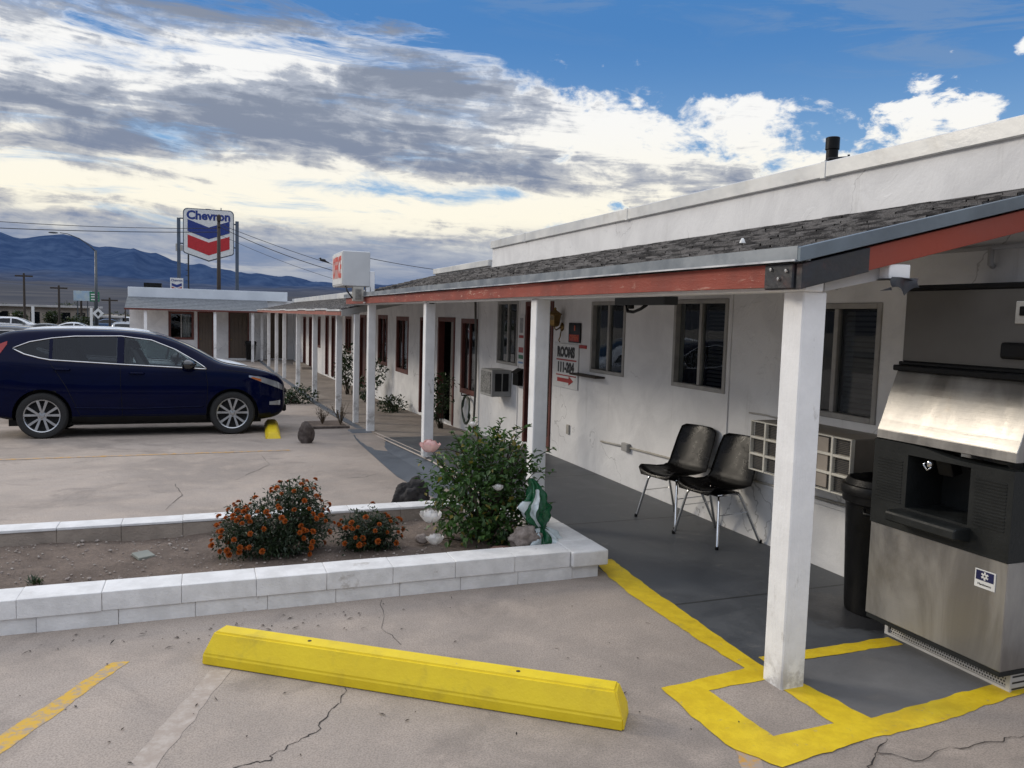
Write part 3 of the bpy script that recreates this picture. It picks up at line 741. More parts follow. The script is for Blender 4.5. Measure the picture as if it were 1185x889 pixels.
# rake end: metal edge, red board, black patch
sl = (2.415-1.985)/(4.2-XE-.03)
def rake(x0, x1, zt, zb, y0, y1, m, name, xref=XE):
    b = MB(); f = lambda x: (x-xref)*.245
    b.prism([(x0, zb+f(x0)), (x1, zb+f(x1)), (x1, zt+f(x1)), (x0, zt+f(x0))], 'y', y0, y1, .002); return b.done(name, m, near)
rake(2.455, 4.2, 2.110, 2.046, YE-.03, YE+.01, mat('shaded_teal_edge', (.15, .185, .215), (.10, .125, .15), scale=3, rough=.45, metal=.4, bump=.002, bscale=12, world=True), 'drip_edge')  # darker copy of the edge metal: shade on the rake end painted into its colour
rake(2.87, 4.2, 2.033, 1.925, YE-.005, YE+.03, mat('fresh_red_paint', (.27, .045, .023), (.23, .036, .019), scale=3, rough=.65, bump=.002, world=True), 'rake_board')
rake(2.485, 2.868, 2.033, 1.920, YE-.012, YE+.03, M['patch'], 'corner_patch')
b = MB(); b.box(2.470, 2.52, YE+.031, 3.13, 1.917, 2.033, .006); b.done('corner_patch', M['patch'], near)
b = MB()
for (yy, zz) in ((2.97, 2.0), (3.02, 1.965), (3.075, 2.01)):
    b = MB(); b.lathe([(0, 2.459), (.008, 2.460), (.010, 2.467), (.010, 2.475)], 10, (0, yy, zz), 'x'); b.done('bolt', M['chrome'], near)
# beam, stub, posts
b = MB(); b.box(2.56, 2.67, YE+.05, 15.2, 1.912, 2.05, .006); b.done('beam', M['wood'], near)
b = MB(); b.prism([(2.68, 1.99), (3.10, 2.08), (3.10, 2.0), (2.68, 1.915)], 'y', YE+.06, YE+.16); b.done('beam_end_board', M['soffit'], near)
b = MB(); b.box(3.005, 3.135, YE+.0, YE+.12, 1.985, 2.056, .004); b.done('beam_stub', M['wood'], near)
post_me = None
def post(parent, x, y, zb, zt, w=.125, name='porch_post'):
    b = MB(); b.box(x-w/2, x+w/2, y-w/2, y+w/2, zb, zt, .006)
    return b.done(name, M['wood'], parent)
PX = 2.61
for y in (3.05, 6.15, 9.68, 13.38): post(near, 2.65 if y < 4 else PX, y, zw(y)-.01 if y > 12 else (-.02), 1.913, .138 if y < 4 else .125)
# windows and doors of the near wing
window(near, WX, *ops[0], M['frame'], right='blind', left='darkcurtain', label='near window with dark blinds above the larger air conditioner')
window(near, WX, *ops[1], M['frame'], right='blind', left='darkcurtain')
window(near, WX, *ops[2], M['frame'], right='none', left='darkcurtain')
door(near, WX, *ops[3], M['redframe'], M['redframe'], .05, glass=True)
window(near, WX, *ops[4], M['frame'], right='none', left='dark')
window(near, WX, *ops[5], M['redframe'], fw=.07, right='curtain', left='dark')
door(near, WX, *ops[6], M['redframe'], M['reddoor'], .07, ajar=True)
# wall trims: vertical battens, flat panel, sill
b = MB(); b.box(4.188, 4.2, 5.70, 5.735, .55, 2.3, .003); b.done('wall_batten', M['stucco'], near)
b = MB(); b.box(4.19, 4.2, 10.64, 10.67, 0, 2.3); b.done('wall_batten', M['stucco'], near)
b = MB(); b.box(4.18, 4.2, 3.62, 5.15, .46, .49, .003); b.done('wall_batten', M['stucco'], near)
b = MB(); b.box(4.07, 4.198, 7.98, 8.66, 1.10, 1.122, .004); b.done('window_shelf', M['polewood'], near)
# pipe across the porch ceiling
b = MB(); b.tube([(4.16, 2.96, 2.225), (4.16, 6.0, 2.225)], .014, 8); b.tube([(4.16, 3.30, 2.225), (4.16, 3.30, 2.13), (4.185, 3.30, 2.12)], .016, 8); b.done('ceiling_pipe', M['soffit'], near, smooth=True)
# ---- middle wing
mid = thing('motel_wing', 'lower white motel wing with many doors and slim porch posts leading to the far block', 'building', (4.2, 28, -.6))
mops = [(15.35, 16.26, zw(15.8)+.04, 1.71), (17.32, 18.5, .45, 1.71), (19.5, 20.62, .49, 1.73), (22.3, 23.2, zw(22.8)+.1, 1.715), (24.7, 25.8, .54, 1.67), (28., 28.75, zw(28)+.05, 1.65), (29.5, 30.3, zw(30)+.05, 1.65), (31.7, 32.5, .4, 1.60), (34.4, 35.3, zw(35)+.05, 1.56), (36.5, 37.5, zw(37)+.05, 1.55)]
b = MB(); wall_openings(b, WX, 15.2, 42.2, -1.2, 2.28, mops); weld(b)
b.poly([(9, 15.2, -1.2), (9, 42.2, -1.2), (9, 42.2, 2.28), (9, 15.2, 2.28)]); b.done('wall', M['stucco'], mid)
b = MB(); b.box(4.3, 8.9, 15.3, 42.1, 2.2, 2.25); b.box(5.6, 5.65, 15.3, 42.1, -1, 2.2); b.done('interior', M['dark'], mid)
b = MB(); b.box(4.17, 4.42, 15.25, 42.2, 2.24, 2.42, .006); b.done('coping', M['coping'], mid)
XM = 2.36
roof(mid, 15.0, 40.3, XM, 1.835, 4.2, 2.235, 12)
b = MB(); b.poly([(XM+.02, 15.02, 1.735), (4.2, 15.02, 2.12), (4.2, 42, 2.12), (XM+.02, 42, 1.735)]); b.done('soffit', M['soffit'], mid)
b = MB(); n = 14
for i in range(n):
    ya, yb = 15.0+i*25.4/n, 15.0+(i+1)*25.4/n; w1, w2 = rnd.uniform(-.012, .012), 0
    b.box(XM-.03, XM+.02, ya+.003, yb, 1.80+w1, 1.835+w1, .003)
b.done('drip_edge', M['coping'], mid)
b = MB()
for i in range(n):
    ya, yb = 15.02+i*25.3/n, 15.02+(i+1)*25.3/n; b.box(XM-.008, XM+.02, ya, yb-.002, 1.715, 1.798, .002)
b.done('fascia', mat('faded_red_fascia', (.30, .095, .065), (.24, .07, .05), scale=3, rough=.7, dirt=(.45, .32, .27), dscale=6, world=True), mid)
b = MB(); b.prism([(XM, 1.70), (4.2, 2.10), (4.2, 2.22), (XM, 1.82)], 'y', 14.96, 15.0); b.done('rake_board', mat('pale_grey_board', (.42, .42, .41), (.33, .33, .32), scale=4, rough=.7), mid)
MPY = [15.6, 16.85, 20.75, 24.65, 29.1, 32.4, 34.6, 36.5, 38.9, 41.0]
for y in (16.85, 20.75, 24.65, 29.1, 32.4, 36.4, 41.0): post(mid, PX, y, zw(y)-.01, 1.735, .12)
post(mid, PX+.02, 14.9, zw(15)-.01, 1.74, .10)
b = MB(); b.box(2.60, 2.70, 15.05, 42, 1.70, 1.80); b.done('beam', M['wood'], mid)
door(mid, WX, *mops[0], M['redframe'], M['reddoor']); window(mid, WX, *mops[1], M['redframe'], fw=.08, right='curtain', left='dark'); window(mid, WX, *mops[2], M['redframe'], fw=.08, right='curtain', left='dark')
door(mid, WX, *mops[3], M['redframe'], M['reddoor']); window(mid, WX, *mops[4], M['redframe'], fw=.08, right='curtain', left='dark'); door(mid, WX, *mops[5], M['redframe'], M['reddoor']); door(mid, WX, *mops[6], M['redframe'], M['reddoor'])
window(mid, WX, *mops[7], M['redframe'], fw=.08, right='curtain', left='dark'); door(mid, WX, *mops[8], M['redframe'], M['reddoor']); door(mid, WX, *mops[9], M['redframe'], M['reddoor'])
# door steps
for k, (y0, y1) in enumerate(((22.0, 23.5), (34.2, 37.6))):
    zz = zw((y0+y1)/2); b = MB(); b.box(3.75, 4.19, y0, y1, zz-.2, zz+.11, .012); b.done('door_step', M['walk'], mid)
# ---- far block facing the camera
far = thing('motel_block', 'white end block of the motel facing the lot, with two brown doors and one window', 'building', (0, 42.2, -.7))
fops = [(-1.6, -.55, .32, 1.58), (-.33, .41, -.62, 1.645), (1.10, 2.06, -.62, 1.70), (3.0, 3.9, -.62, 1.7)]
b = MB(); YF = 42.2
xc = sorted({-3.35, 5.2, *[v for o in fops for v in o[:2]]}); zc = sorted({-1.2, 2.3, *[v for o in fops for v in o[2:4]]})
for xa, xb in zip(xc, xc[1:]):
    for za, zb in zip(zc, zc[1:]):
        cx, cz = (xa+xb)/2, (za+zb)/2
        if any(o[0] < cx < o[1] and o[2] < cz < o[3] for o in fops): continue
        b.poly([(xa, YF, za), (xb, YF, za), (xb, YF, zb), (xa, YF, zb)])
b.poly([(-3.35, YF, -1.2), (-3.35, YF, 2.3), (-3.35, 49, 2.3), (-3.35, 49, -1.2)]); b.poly([(-3.35, 49, -1.2), (-3.35, 49, 2.3), (9, 49, 2.3), (9, 49, -1.2)]); b.poly([(-3.35, YF, 2.29), (9, YF, 2.29), (9, 49, 2.29), (-3.35, 49, 2.29)])
weld(b); b.done('wall', M['wallgrey'] if False else M['stucco'], far)
b = MB(); b.box(-3.3, 9, 43.5, 43.6, -1, 2.25); b.done('interior', M['dark'], far)
b = MB(); b.box(-3.40, 3.9, 42.0, 42.3, 2.27, 2.74, .01); b.done('parapet', mat('pale_blue_white_parapet', (.62, .66, .70), (.54, .58, .62), scale=1.2, rough=.6, world=True), far)
# shingle skirt
b = MB(); n = 8
for i in range(n):
    ya, yb = 40.45+i*1.6/n, 40.45+(i+1)*1.6/n+.02; za, zb = 1.74+i*.54/n+.012, 1.74+(i+1)*.54/n
    b.poly([(-3.42, ya, za), (2.9, ya, za), (2.9, yb, zb), (-3.42, yb, zb)]); b.poly([(-3.42, ya, za-.014), (2.9, ya, za-.014), (2.9, ya, za), (-3.42, ya, za)])
b.poly([(-3.42, 40.45, 1.72), (-3.42, 40.45, 1.75), (-3.42, 42.1, 2.29), (-3.42, 42.1, 2.2)])
b.done('porch_roof', mat('pale_grey_shingles', (.20, .21, .22), (.13, .14, .15), scale=9, rough=.9, world=True, dirt=(.09, .09, .1), dscale=14), far)
b = MB(); b.box(-3.44, 2.9, 40.41, 40.44, 1.665, 1.745, .003); b.done('fascia', M['redframe'], far)
b = MB(); b.poly([(-3.4, 40.46, 1.70), (2.9, 40.46, 1.70), (2.9, 42.19, 2.15), (-3.4, 42.19, 2.15)]); b.done('soffit', M['soffit'], far)
for x in (-2.56, .45, 2.16): 
    bb = MB(); bb.box(x-.065, x+.065, 40.6-.065, 40.6+.065, -1, 1.72, .005); bb.done('porch_post', M['wood'], far)
b = MB(); o = fops[0]; fw = .06
b.box(o[0]-.05, o[0]+fw, YF-.03, YF+.05, o[2]-.05, o[3]+.05); b.box(o[1]-fw, o[1]+.05, YF-.03, YF+.05, o[2]-.05, o[3]+.05); b.box(o[0]+fw, o[1]-fw, YF-.03, YF+.05, o[2]-.05, o[2]+fw); b.box(o[0]+fw, o[1]-fw, YF-.03, YF+.05, o[3]-fw, o[3]+.05); 
w = b.done('window', M['redframe'], far)
b = MB(); b.box(-1.10, -1.05, YF-.01, YF+.04, o[2]+fw, o[3]-fw); b.done('mullion', M['frame'], w)
for xa, xb in ((o[0]+fw, -1.10), (-1.05, o[1]-fw)):
    b = MB(); b.poly([(xa, YF+.03, o[2]+fw), (xb, YF+.03, o[2]+fw), (xb, YF+.03, o[3]-fw), (xa, YF+.03, o[3]-fw)]); b.done('pane', M['glass'], w)
b = MB(); b.grid(lambda u, v: (-1.02+.36*u, YF+.12+.02*math.sin(u*20), o[2]+.08+(o[3]-o[2]-.16)*v), 24, 1); b.done('curtain', M['curtain'], w)
for i, o in enumerate(fops[1:]):
    b = MB(); b.box(o[0]-.01, o[0]+.06, YF-.02, YF+.1, o[2], o[3]); b.box(o[1]-.06, o[1]+.01, YF-.02, YF+.1, o[2], o[3]); b.box(o[0]+.06, o[1]-.06, YF-.02, YF+.1, o[3]-.06, o[3]+.01)
    d = b.done('door', M['redframe'], far)
    b = MB(); b.box(o[0]+.06, o[1]-.06, YF+.03, YF+.07, o[2], o[3]-.06)
    wd = (o[1]-o[0])/2
    for j in range(4): b.box(o[0]+.10+j*(2*wd-.2)/4, o[0]+.10+(j+.86)*(2*wd-.2)/4, YF+.018, YF+.031, o[2]+.12, o[3]-.18, .004)
    b.done('door_leaf', M['browndoor'], d)
    b = MB(); b.lathe([(0, YF-.03), (.03, YF-.02), (.03, YF+.0), (.012, YF+.03)], 10, (o[0]+.13, 0, .30), 'y'); b.done('door_knob', M['brass'], d)
# dark flat box on its roof
solo('roof_vent_box', MB().box(-2.8, -2.0, 43.4, 44.2, 2.29, 3.0, .01), M['black'], 'low dark box sitting on the white end block roof', 'roof vent', (-2.4, 43.8, 2.29))

# ------------------------------------------------------------------ planter of painted blocks
pl = thing('block_planter', 'long low planter of white painted concrete blocks beside the porch', 'planter', (.8, 5.5, 0))
def blocks(y0, y1, x0, x1, z0, z1, n, phase, over=0.):
    L = (x1-x0)/n; x = x0-phase*L
    b = MB()
    while x < x1-.02:
        a, c = max(x0, x), min(x1, x+L)
        if c-a > .03: b.box(a+.0007, c-.0007, y0-over+rnd.uniform(-.004, .004), y1+over*.3, z0+rnd.uniform(-.002, .002), z1+rnd.uniform(-.0015, .002), .0045, 2)
        x += L
    return b
zt = lambda x: .195
blocks(4.782, 4.97, -6.2, 2.52, -.06, .0845, 22, .5).done('block_course', M['block'], pl)
blocks(4.775, 4.985, -6.2, 2.30, .086, .192, 21, 0, .004).done('block_course', M['block'], pl)
blocks(6.285, 6.455, -6.2, 2.02, -.10, .172, 20, .3).done('block_course', mat('tan_block', (.34, .285, .235), (.24, .20, .165), scale=5, rough=.9, bump=.006, bscale=60, dirt=(.18, .15, .12)), pl)
blocks(6.28, 6.46, -6.2, 2.02, .1725, .193, 20, .3).done('block_course', M['block'], pl)
b = MB(); b.box(2.304, 2.575, 4.745, 5.03, .086, .192, .010, 2); b.box(2.31, 2.575, 5.036, 5.5, .05, .19, .010, 2); b.box(2.31, 2.575, 5.506, 5.98, .05, .188, .010, 2); b.box(2.03, 2.57, 5.986, 6.2, -.05, .186, .010, 2); b.box(2.32, 2.55, 4.975, 5.98, -.05, .05); b.done('block_course', M['block'], pl)
b = MB(); b.box(-6.2, 2.3, 4.80, 4.955, -.05, .165); b.box(-6.2, 2.02, 6.30, 6.44, -.1, .165); b.done('mortar', mat('mortar', (.55, .54, .52), rough=.9, bump=.004), pl)
b = MB()
b.grid(lambda u, v: (-6.2+8.52*u, 4.96+1.34*v, .075+.028*mnoise.noise(Vector((u*14, v*4, 1)))+.012*mnoise.noise(Vector((u*60, v*14, 2)))+.02*math.sin(v*PI)), 170, 30)
struct('soil', b, M['soil'], smooth=True)
# pebbles in the soil (countless): one stuff object
b = MB()
for i in range(1100):
    x, y = rnd.uniform(-2.2, 2.25), rnd.uniform(5.0, 6.27); r = rnd.uniform(.003, .010)*(2.0 if rnd.random() < .08 else 1)
    bb = bmesh.new(); bmesh.ops.create_icosphere(bb, subdivisions=1, radius=r)
    b.merge(bb, Matrix.Translation((x, y, .098+.02*math.sin((y-4.96)/1.34*PI)-.015+.028*mnoise.noise(Vector(((x+6.2)/8.52*14, (y-4.96)/1.34*4, 1))))) @ Matrix.Rotation(rnd.random()*6, 4, 'Z') @ Matrix.Diagonal((1, .8, .6, 1)))
o = solo('gravel', b, M['pebble'], 'scattered pale pebbles on the planter soil', 'gravel', (0, 5.6, .08)); o['kind'] = 'stuff'
solo('soil_tile', MB().box(-.09, .02, -.06, .05, 0, .02, .003, mtx=Matrix.Translation((-.36, 5.75, .10)) @ Matrix.Rotation(.5, 4, 'Z') @ Matrix.Rotation(.12, 4, 'X')), mat('grey_green_tile', (.23, .24, .21), rough=.8), 'small flat grey tile lying on the planter soil', 'tile', (-.36, 5.75, .10))

# parking stops
def stop(name_label, p0, p1, h, w, z, group=None):
    p0, p1 = Vector(p0), Vector(p1); d = (p1-p0); L = d.length; ang = math.atan2(d.y, d.x); mid_ = (p0+p1)/2
    b = MB(); wt = w*.55
    prof = [(-w/2, 0), (w/2, 0), (w/2, h*.35), (wt/2, h), (-wt/2, h), (-w/2, h*.35)]
    b.prism(prof, 'x', -L/2, L/2)
    for v in b.bm.verts:
        if v.co.z > h*.6: v.co.x *= (L/2-.045)/(L/2)
    bmesh.ops.bevel(b.bm, geom=b.bm.edges[:], offset=.009, segments=2, affect='EDGES')
    return b, ang, (mid_.x, mid_.y, z)
t = thing('parking_stop', 'long bright yellow concrete parking stop lying at an angle in the foreground', 'parking stop', (.875, 3.565, -.004), 'yellow parking stops')
b, ang, loc = stop('', (.03, 4.21), (1.72, 2.98), .162, .18, -.012)
t.rotation_euler.z = ang
b.done('stop_bar', M['stop'], t, world=False)
for sx in (-.5, .55):
    h = MB(); h.lathe([(.010, .1605), (.010, .1628), (.007, .1632), (0, .1632)], 12, (sx, 0, 0)); h.done('bolt_hole', M['crack'], t, world=False)
t = thing('parking_stop', 'short yellow parking stop seen end on by the front wheel of the dark blue car', 'parking stop', (1.03, 13.6, -.235), 'yellow parking stops')
b, ang, loc = stop('', (1.0, 12.75), (1.1, 14.5), .115, .23, -.2)
t.rotation_euler.z = ang; b.done('stop_bar', M['stop'], t, world=False)

# ------------------------------------------------------------------ vegetation
def foliage(b, ells, n, L, W, seed, outward=.7, shell=.35):
    r = random.Random(seed); wsum = [e[1][0]*e[1][1]*e[1][2] for e in ells]
    for i in range(n):
        c, rad = r.choices(ells, wsum)[0]
        while True:
            q = Vector((r.uniform(-1, 1), r.uniform(-1, 1), r.uniform(-1, 1)))
            if shell < q.length < 1: break
        cl = mnoise.noise(Vector((q.x*2.6+c[0]*5, q.y*2.6+c[1]*5, q.z*2.6)))
        if cl < -.16 and r.random() < .7: continue
        q = q*(1+.55*mnoise.noise(q.normalized()*2.3+Vector(c)*3)+.22*mnoise.noise(q.normalized()*6+Vector(c)))
        p = Vector((c[0]+q.x*rad[0], c[1]+q.y*rad[1], c[2]+q.z*rad[2]))
        d = (q.normalized()*outward + Vector((r.uniform(-1, 1), r.uniform(-1, 1), r.uniform(-.9, .6)))*.8).normalized()
        nrm = Vector((r.uniform(-.6, .6), r.uniform(-.6, .6), 1)).normalized()
        k = r.uniform(.6, 1.25); b.leaf(p, d, nrm, L*k, W*k)
def twigs(b, base, ells, n, r0, seed):
    r = random.Random(seed)
    for i in range(n):
        c, rad = r.choice(ells)
        q = Vector((r.uniform(-1, 1), r.uniform(-1, 1), r.uniform(.1, 1))).normalized()*.95
        tip = Vector((c[0]+q.x*rad[0], c[1]+q.y*rad[1], c[2]+q.z*rad[2])); bs = Vector(base)+Vector((r.uniform(-.05, .05), r.uniform(-.05, .05), 0))
        m1 = bs.lerp(tip, .5)+Vector((r.uniform(-.06, .06), r.uniform(-.06, .06), .06))
        b.tube([bs, m1, tip], [r0, r0*.7, r0*.3], 5)
def bloom(c, r, seed):
    q = random.Random(seed); b = MB()
    for layer, (rad, n, top, curl) in enumerate(((.34, 3, 2.8, 0), (.55, 4, 2.7, .0), (.78, 5, 2.3, .10), (1.0, 6, 1.9, .30))):
        for k in range(n):
            a0 = 2*PI*(k+q.uniform(-.2, .2))/n+layer*.7; wd = 2*PI/n*.72; tp = top*q.uniform(.9, 1.08)
            def f(u, v, a0=a0, wd=wd, tp=tp, rad=rad, curl=curl):
                ph = .25+(tp-.25)*v; w = wd*(.55+.75*math.sin(PI*min(1, v*.62+.1))); a = a0+(u-.5)*w
                rr_ = rad*r*(1+curl*v**3*1.1)*(1-.06*math.cos((u-.5)*6)); zz_ = -math.cos(ph)*(.45+.55*rad)*r*.9+.2*r-curl*r*.3*v**4+.03*r*math.sin(u*9+k)
                return (c[0]+math.cos(a)*math.sin(ph)*rr_, c[1]+math.sin(a)*math.sin(ph)*rr_, c[2]+zz_)
            b.grid(f, 5, 6)
    return b
# rose bush
rb = thing('rose_bush', 'leafy green rose bush with pink and white blooms growing at the planter end', 'bush', (1.93, 5.5, .08))
ells = [((1.93, 5.52, .42), (.33, .33, .33)), ((1.78, 5.55, .60), (.27, .28, .26)), ((2.02, 5.5, .68), (.30, .28, .22)), ((2.18, 5.55, .50), (.20, .25, .28)), ((1.70, 5.5, .36), (.20, .25, .24)), ((1.95, 5.6, .82), (.22, .22, .10)), ((2.05, 5.45, .25), (.3, .25, .16))]
b = MB(); foliage(b, ells, 4700, .050, .033, 3)
sh = [((2.2, 5.6, .85), (2.34, 5.62, .95)), ((2.3, 5.5, .70), (2.45, 5.45, .78)), ((1.9, 5.6, .86), (1.86, 5.62, 1.0)), ((2.05, 5.6, .88), (2.10, 5.62, 1.0)), ((1.65, 5.5, .6), (1.50, 5.45, .80)), ((2.0, 5.55, .85), (2.26, 5.6, .93)), ((1.75, 5.55, .8), (1.70, 5.6, .92)), ((2.25, 5.5, .35), (2.46, 5.40, .38)), ((2.2, 5.5, .6), (2.44, 5.35, .62))]
r3 = random.Random(5)
for a, c in sh:
    a, c = Vector(a), Vector(c)
    for k in range(16):
        p = a.lerp(c, r3.random()); d = Vector((r3.uniform(-1, 1), r3.uniform(-1, 1), r3.uniform(-.3, .8))).normalized(); b.leaf(p, d, Vector((0, 0, 1)), .045, .03)
b.done('leaves', M['rose_leaf'], rb, kind='leaf')
b = MB(); twigs(b, (1.93, 5.5, .06), ells, 40, .009, 2)
for a, c in sh: b.tube([(1.93, 5.5, .3), a, c], [.007, .005, .002], 5)
b.done('stems', M['stem'], rb, smooth=True)
for (c, r, m, s, lab) in (((1.435, 5.25, .86), .058, 'petalp', 1, 'pale pink rose bloom'), ((1.45, 5.25, .37), .062, 'petalw', 2, 'white rose bloom'), ((1.475, 5.22, .215), .05, 'petalw', 3, 'white rose bloom'), ((1.93, 5.22, .555), .03, 'petalw', 4, 'small white bloom'), ((1.79, 5.40, .985), .025, 'petalw', 5, 'small white bloom')):
    o = bloom(c, r, s).done('rose_bloom', M[m], rb, smooth=True, kind='leaf'); o['label'] = lab
for tip in ((1.435, 5.25, .84), (1.45, 5.25, .34), (1.475, 5.22, .20)): b = MB(); b.tube([(1.75, 5.45, tip[2]-.08), (1.6, 5.35, tip[2]-.02), tip], [.005, .004, .003], 5); b.done('flower_stalk', M['stem'], rb, smooth=True)
# marigolds
def marigold_head(r):
    b = MB(); q = random.Random(11)
    for i in range(34):
        a = i*2.399; t = i/34; ph = .15+1.35*t
        d = Vector((math.cos(a)*math.sin(ph), math.sin(a)*math.sin(ph), math.cos(ph)))
        b.leaf(d*r*.25, d, Vector((0, 0, 1)) if abs(d.z) < .9 else Vector((1, 0, 0)), r*1.0, r*.8)
    return b
head_me = None
def marigold(label, base, ells, nl, nf, seed, extra=()):
    global head_me
    t = thing('marigold_bush', label, 'flower bush', base, 'orange marigold bushes')
    b = MB(); foliage(b, ells, nl, .034, .014, seed, .5, .2)
    b.done('leaves', M['mari_leaf'], t, kind='leaf')
    b = MB(); twigs(b, base, ells, 40, .006, seed+1); b.done('stems', M['stem'], t, smooth=True)
    q = random.Random(seed+2)
    if head_me is None:
        h = marigold_head(.019); me = bpy.data.meshes.new('marigold_flower'); h.bm.to_mesh(me); h.bm.free(); me.materials.append(M['marigold']); head_me = me
    spots = []
    for tr in range(4000):
        if len(spots) >= nf: break
        c, rad = q.choice(ells)
        d = Vector((q.uniform(-1, 1), q.uniform(-1, .45), q.uniform(-.35, 1))).normalized()
        k_ = 1+.55*mnoise.noise(d*2.3+Vector(c)*3)+.22*mnoise.noise(d*6+Vector(c)); d = d*k_
        p = Vector((c[0]+d.x*rad[0]*1.04, c[1]+d.y*rad[1]*1.04, c[2]+d.z*rad[2]*1.06))
        if p.z < .13: continue
        if any(((p.x-e[0][0])/e[1][0])**2+((p.y-e[0][1])/e[1][1])**2+((p.z-e[0][2])/e[1][2])**2 < .85 for e in ells): continue
        if any((p-s[0]).length < .028 for s in spots): continue
        spots.append((p, d))
    for p, d in spots:
        o = bpy.data.objects.new('marigold_flower', head_me); C.objects.link(o); o.parent = t
        o.location = p-Vector(base); up = (d+Vector((0, -.1, .7))).normalized(); o.rotation_mode = 'QUATERNION'; o.rotation_quaternion = up.to_track_quat('Z', 'Y'); k = q.uniform(.7, 1.15); o.scale = (k, k, k*.85)
    return t
marigold('large sprawling marigold bush covered in orange flowers in the planter', (.44, 5.62, .09), [((.44, 5.62, .29), (.27, .22, .20)), ((.24, 5.60, .28), (.16, .2, .16)), ((.62, 5.64, .36), (.16, .2, .22)), ((.56, 5.66, .46), (.16, .18, .12)), ((.70, 5.62, .27), (.14, .2, .15)), ((.16, 5.58, .22), (.12, .16, .12)), ((.47, 5.54, .20), (.28, .18, .12))], 9500, 98, 21)
marigold('smaller low marigold bush between the large one and the roses', (1.09, 5.56, .09), [((1.09, 5.57, .22), (.18, .17, .14)), ((1.20, 5.56, .19), (.11, .15, .11)), ((.97, 5.56, .19), (.10, .15, .11))], 3600, 34, 31)
# weeds on the soil
def tuft(label, c, n, h, seed, m='shrub_leaf', name='weed', cat='weed', group=None):
    q = random.Random(seed); b = MB()
    for i in range(n):
        a = q.uniform(0, 6.28); d = Vector((math.cos(a)*q.uniform(.3, .9), math.sin(a)*q.uniform(.3, .9), q.uniform(.3, 1))).normalized()
        b.leaf(Vector(c)+Vector((q.uniform(-.04, .04), q.uniform(-.04, .04), 0)), d, Vector((0, 0, 1)), h*q.uniform(.5, 1), h*.16)
    return solo(name, b, M[m], label, cat, c, group, kind='leaf')
tuft('small green weed low on the planter soil near the left edge', (-.95, 5.35, .09), 40, .07, 5)
tuft('second small weed on the soil in front of the large marigolds', (.24, 5.2, .085), 30, .06, 6)
# shrubs by the wall
def shrub(label, base, ells, n, L, W, seed, name='shrub', leafm='shrub_leaf', nt=14, cat='shrub', group='shrubs along the motel wall'):
    t = thing(name, label, cat, base, group)
    b = MB(); foliage(b, ells, n, L, W, seed, .6, .15); b.done('leaves', M[leafm], t, kind='leaf')
    b = MB(); twigs(b, base, ells, nt, .008, seed+1); b.done('stems', M['stem'], t, smooth=True)
    return t
zb = zw(13.2)
shrub('thin dark rose shrub standing against the wall below the red framed window', (3.86, 13.45, zb), [((3.80, 13.45, .30), (.22, .3, .32)), ((3.88, 13.3, .62), (.18, .22, .16)), ((3.72, 13.6, .1), (.12, .2, .2))], 620, .075, .05, 41)
shrub('low round dark shrub at the foot of the wall between two doors', (3.85, 17.0, zw(17)), [((3.82, 17.1, zw(17)+.16), (.26, .45, .18)), ((3.66, 16.9, zw(17)+.10), (.2, .3, .12))], 620, .07, .045, 43)
shrub('tall bushy dark shrub beside the wing wall under the porch', (3.65, 22.0, zw(22)), [((3.62, 22.2, .18), (.26, .5, .45)), ((3.66, 22.2, .55), (.2, .4, .3))], 700, .10, .06, 45)
shrub('airy rose shrub with spindly branches beside a red door', (3.72, 19.6, zw(19.6)), [((3.72, 19.6, -.05), (.26, .45, .30)), ((3.9, 19.2, .35), (.2, .35, .30)), ((3.95, 19.0, .62), (.14, .2, .14))], 420, .10, .06, 47)
shrub('low leafy shrub in front of the car bumper at the kerb', (1.95, 20.0, zl(20)), [((1.75, 20.0, zl(20)+.16), (.5, .4, .2)), ((2.2, 20.1, zl(20)+.2), (.38, .35, .22))], 900, .09, .055, 49, group=None)
# dry flower bed stub
struct('dirt_bed', MB().poly([(1.62, 14.05, zl(14.05)+.006), (2.36, 14.05, zl(14.05)+.006), (2.46, 15.6, zl(15.6)+.006), (1.80, 15.6, zl(15.6)+.006)]), M['soil'])
solo('bed_edging', MB().box(1.55, 2.37, 13.99, 14.04, -.30, -.215, .006), M['stone'], 'low dark edging in front of the dry flower bed by the kerb', 'edging', (1.95, 14.0, -.27))
for k, (x, y, h, lab) in enumerate(((2.02, 14.9, .32, 'dry spindly dead plant at the left of the bed by the kerb'), (2.32, 14.7, .42, 'dry grey dead plant nearest the porch kerb'))):
    q = random.Random(60+k); b = MB(); z0 = zl(y)
    for i in range(26):
        a = q.uniform(0, 6.28); l = h*q.uniform(.5, 1); s = q.uniform(.1, .6)
        b.tube([(x, y, z0), (x+math.cos(a)*l*s*.5, y+math.sin(a)*l*s*.5, z0+l*.55), (x+math.cos(a)*l*s, y+math.sin(a)*l*s, z0+l)], [.006, .004, .002], 4)
        for j in range(4): b.leaf(Vector((x+math.cos(a)*l*s*.8, y+math.sin(a)*l*s*.8, z0+l*q.uniform(.5, 1))), Vector((q.uniform(-1, 1), q.uniform(-1, 1), q.uniform(-.2, 1))).normalized(), Vector((0, 0, 1)), .05, .015)
    solo('dead_plant', b, M['dry'], lab, 'dead plant', (x, y, z0), 'dead plants in the kerb bed', kind='leaf')
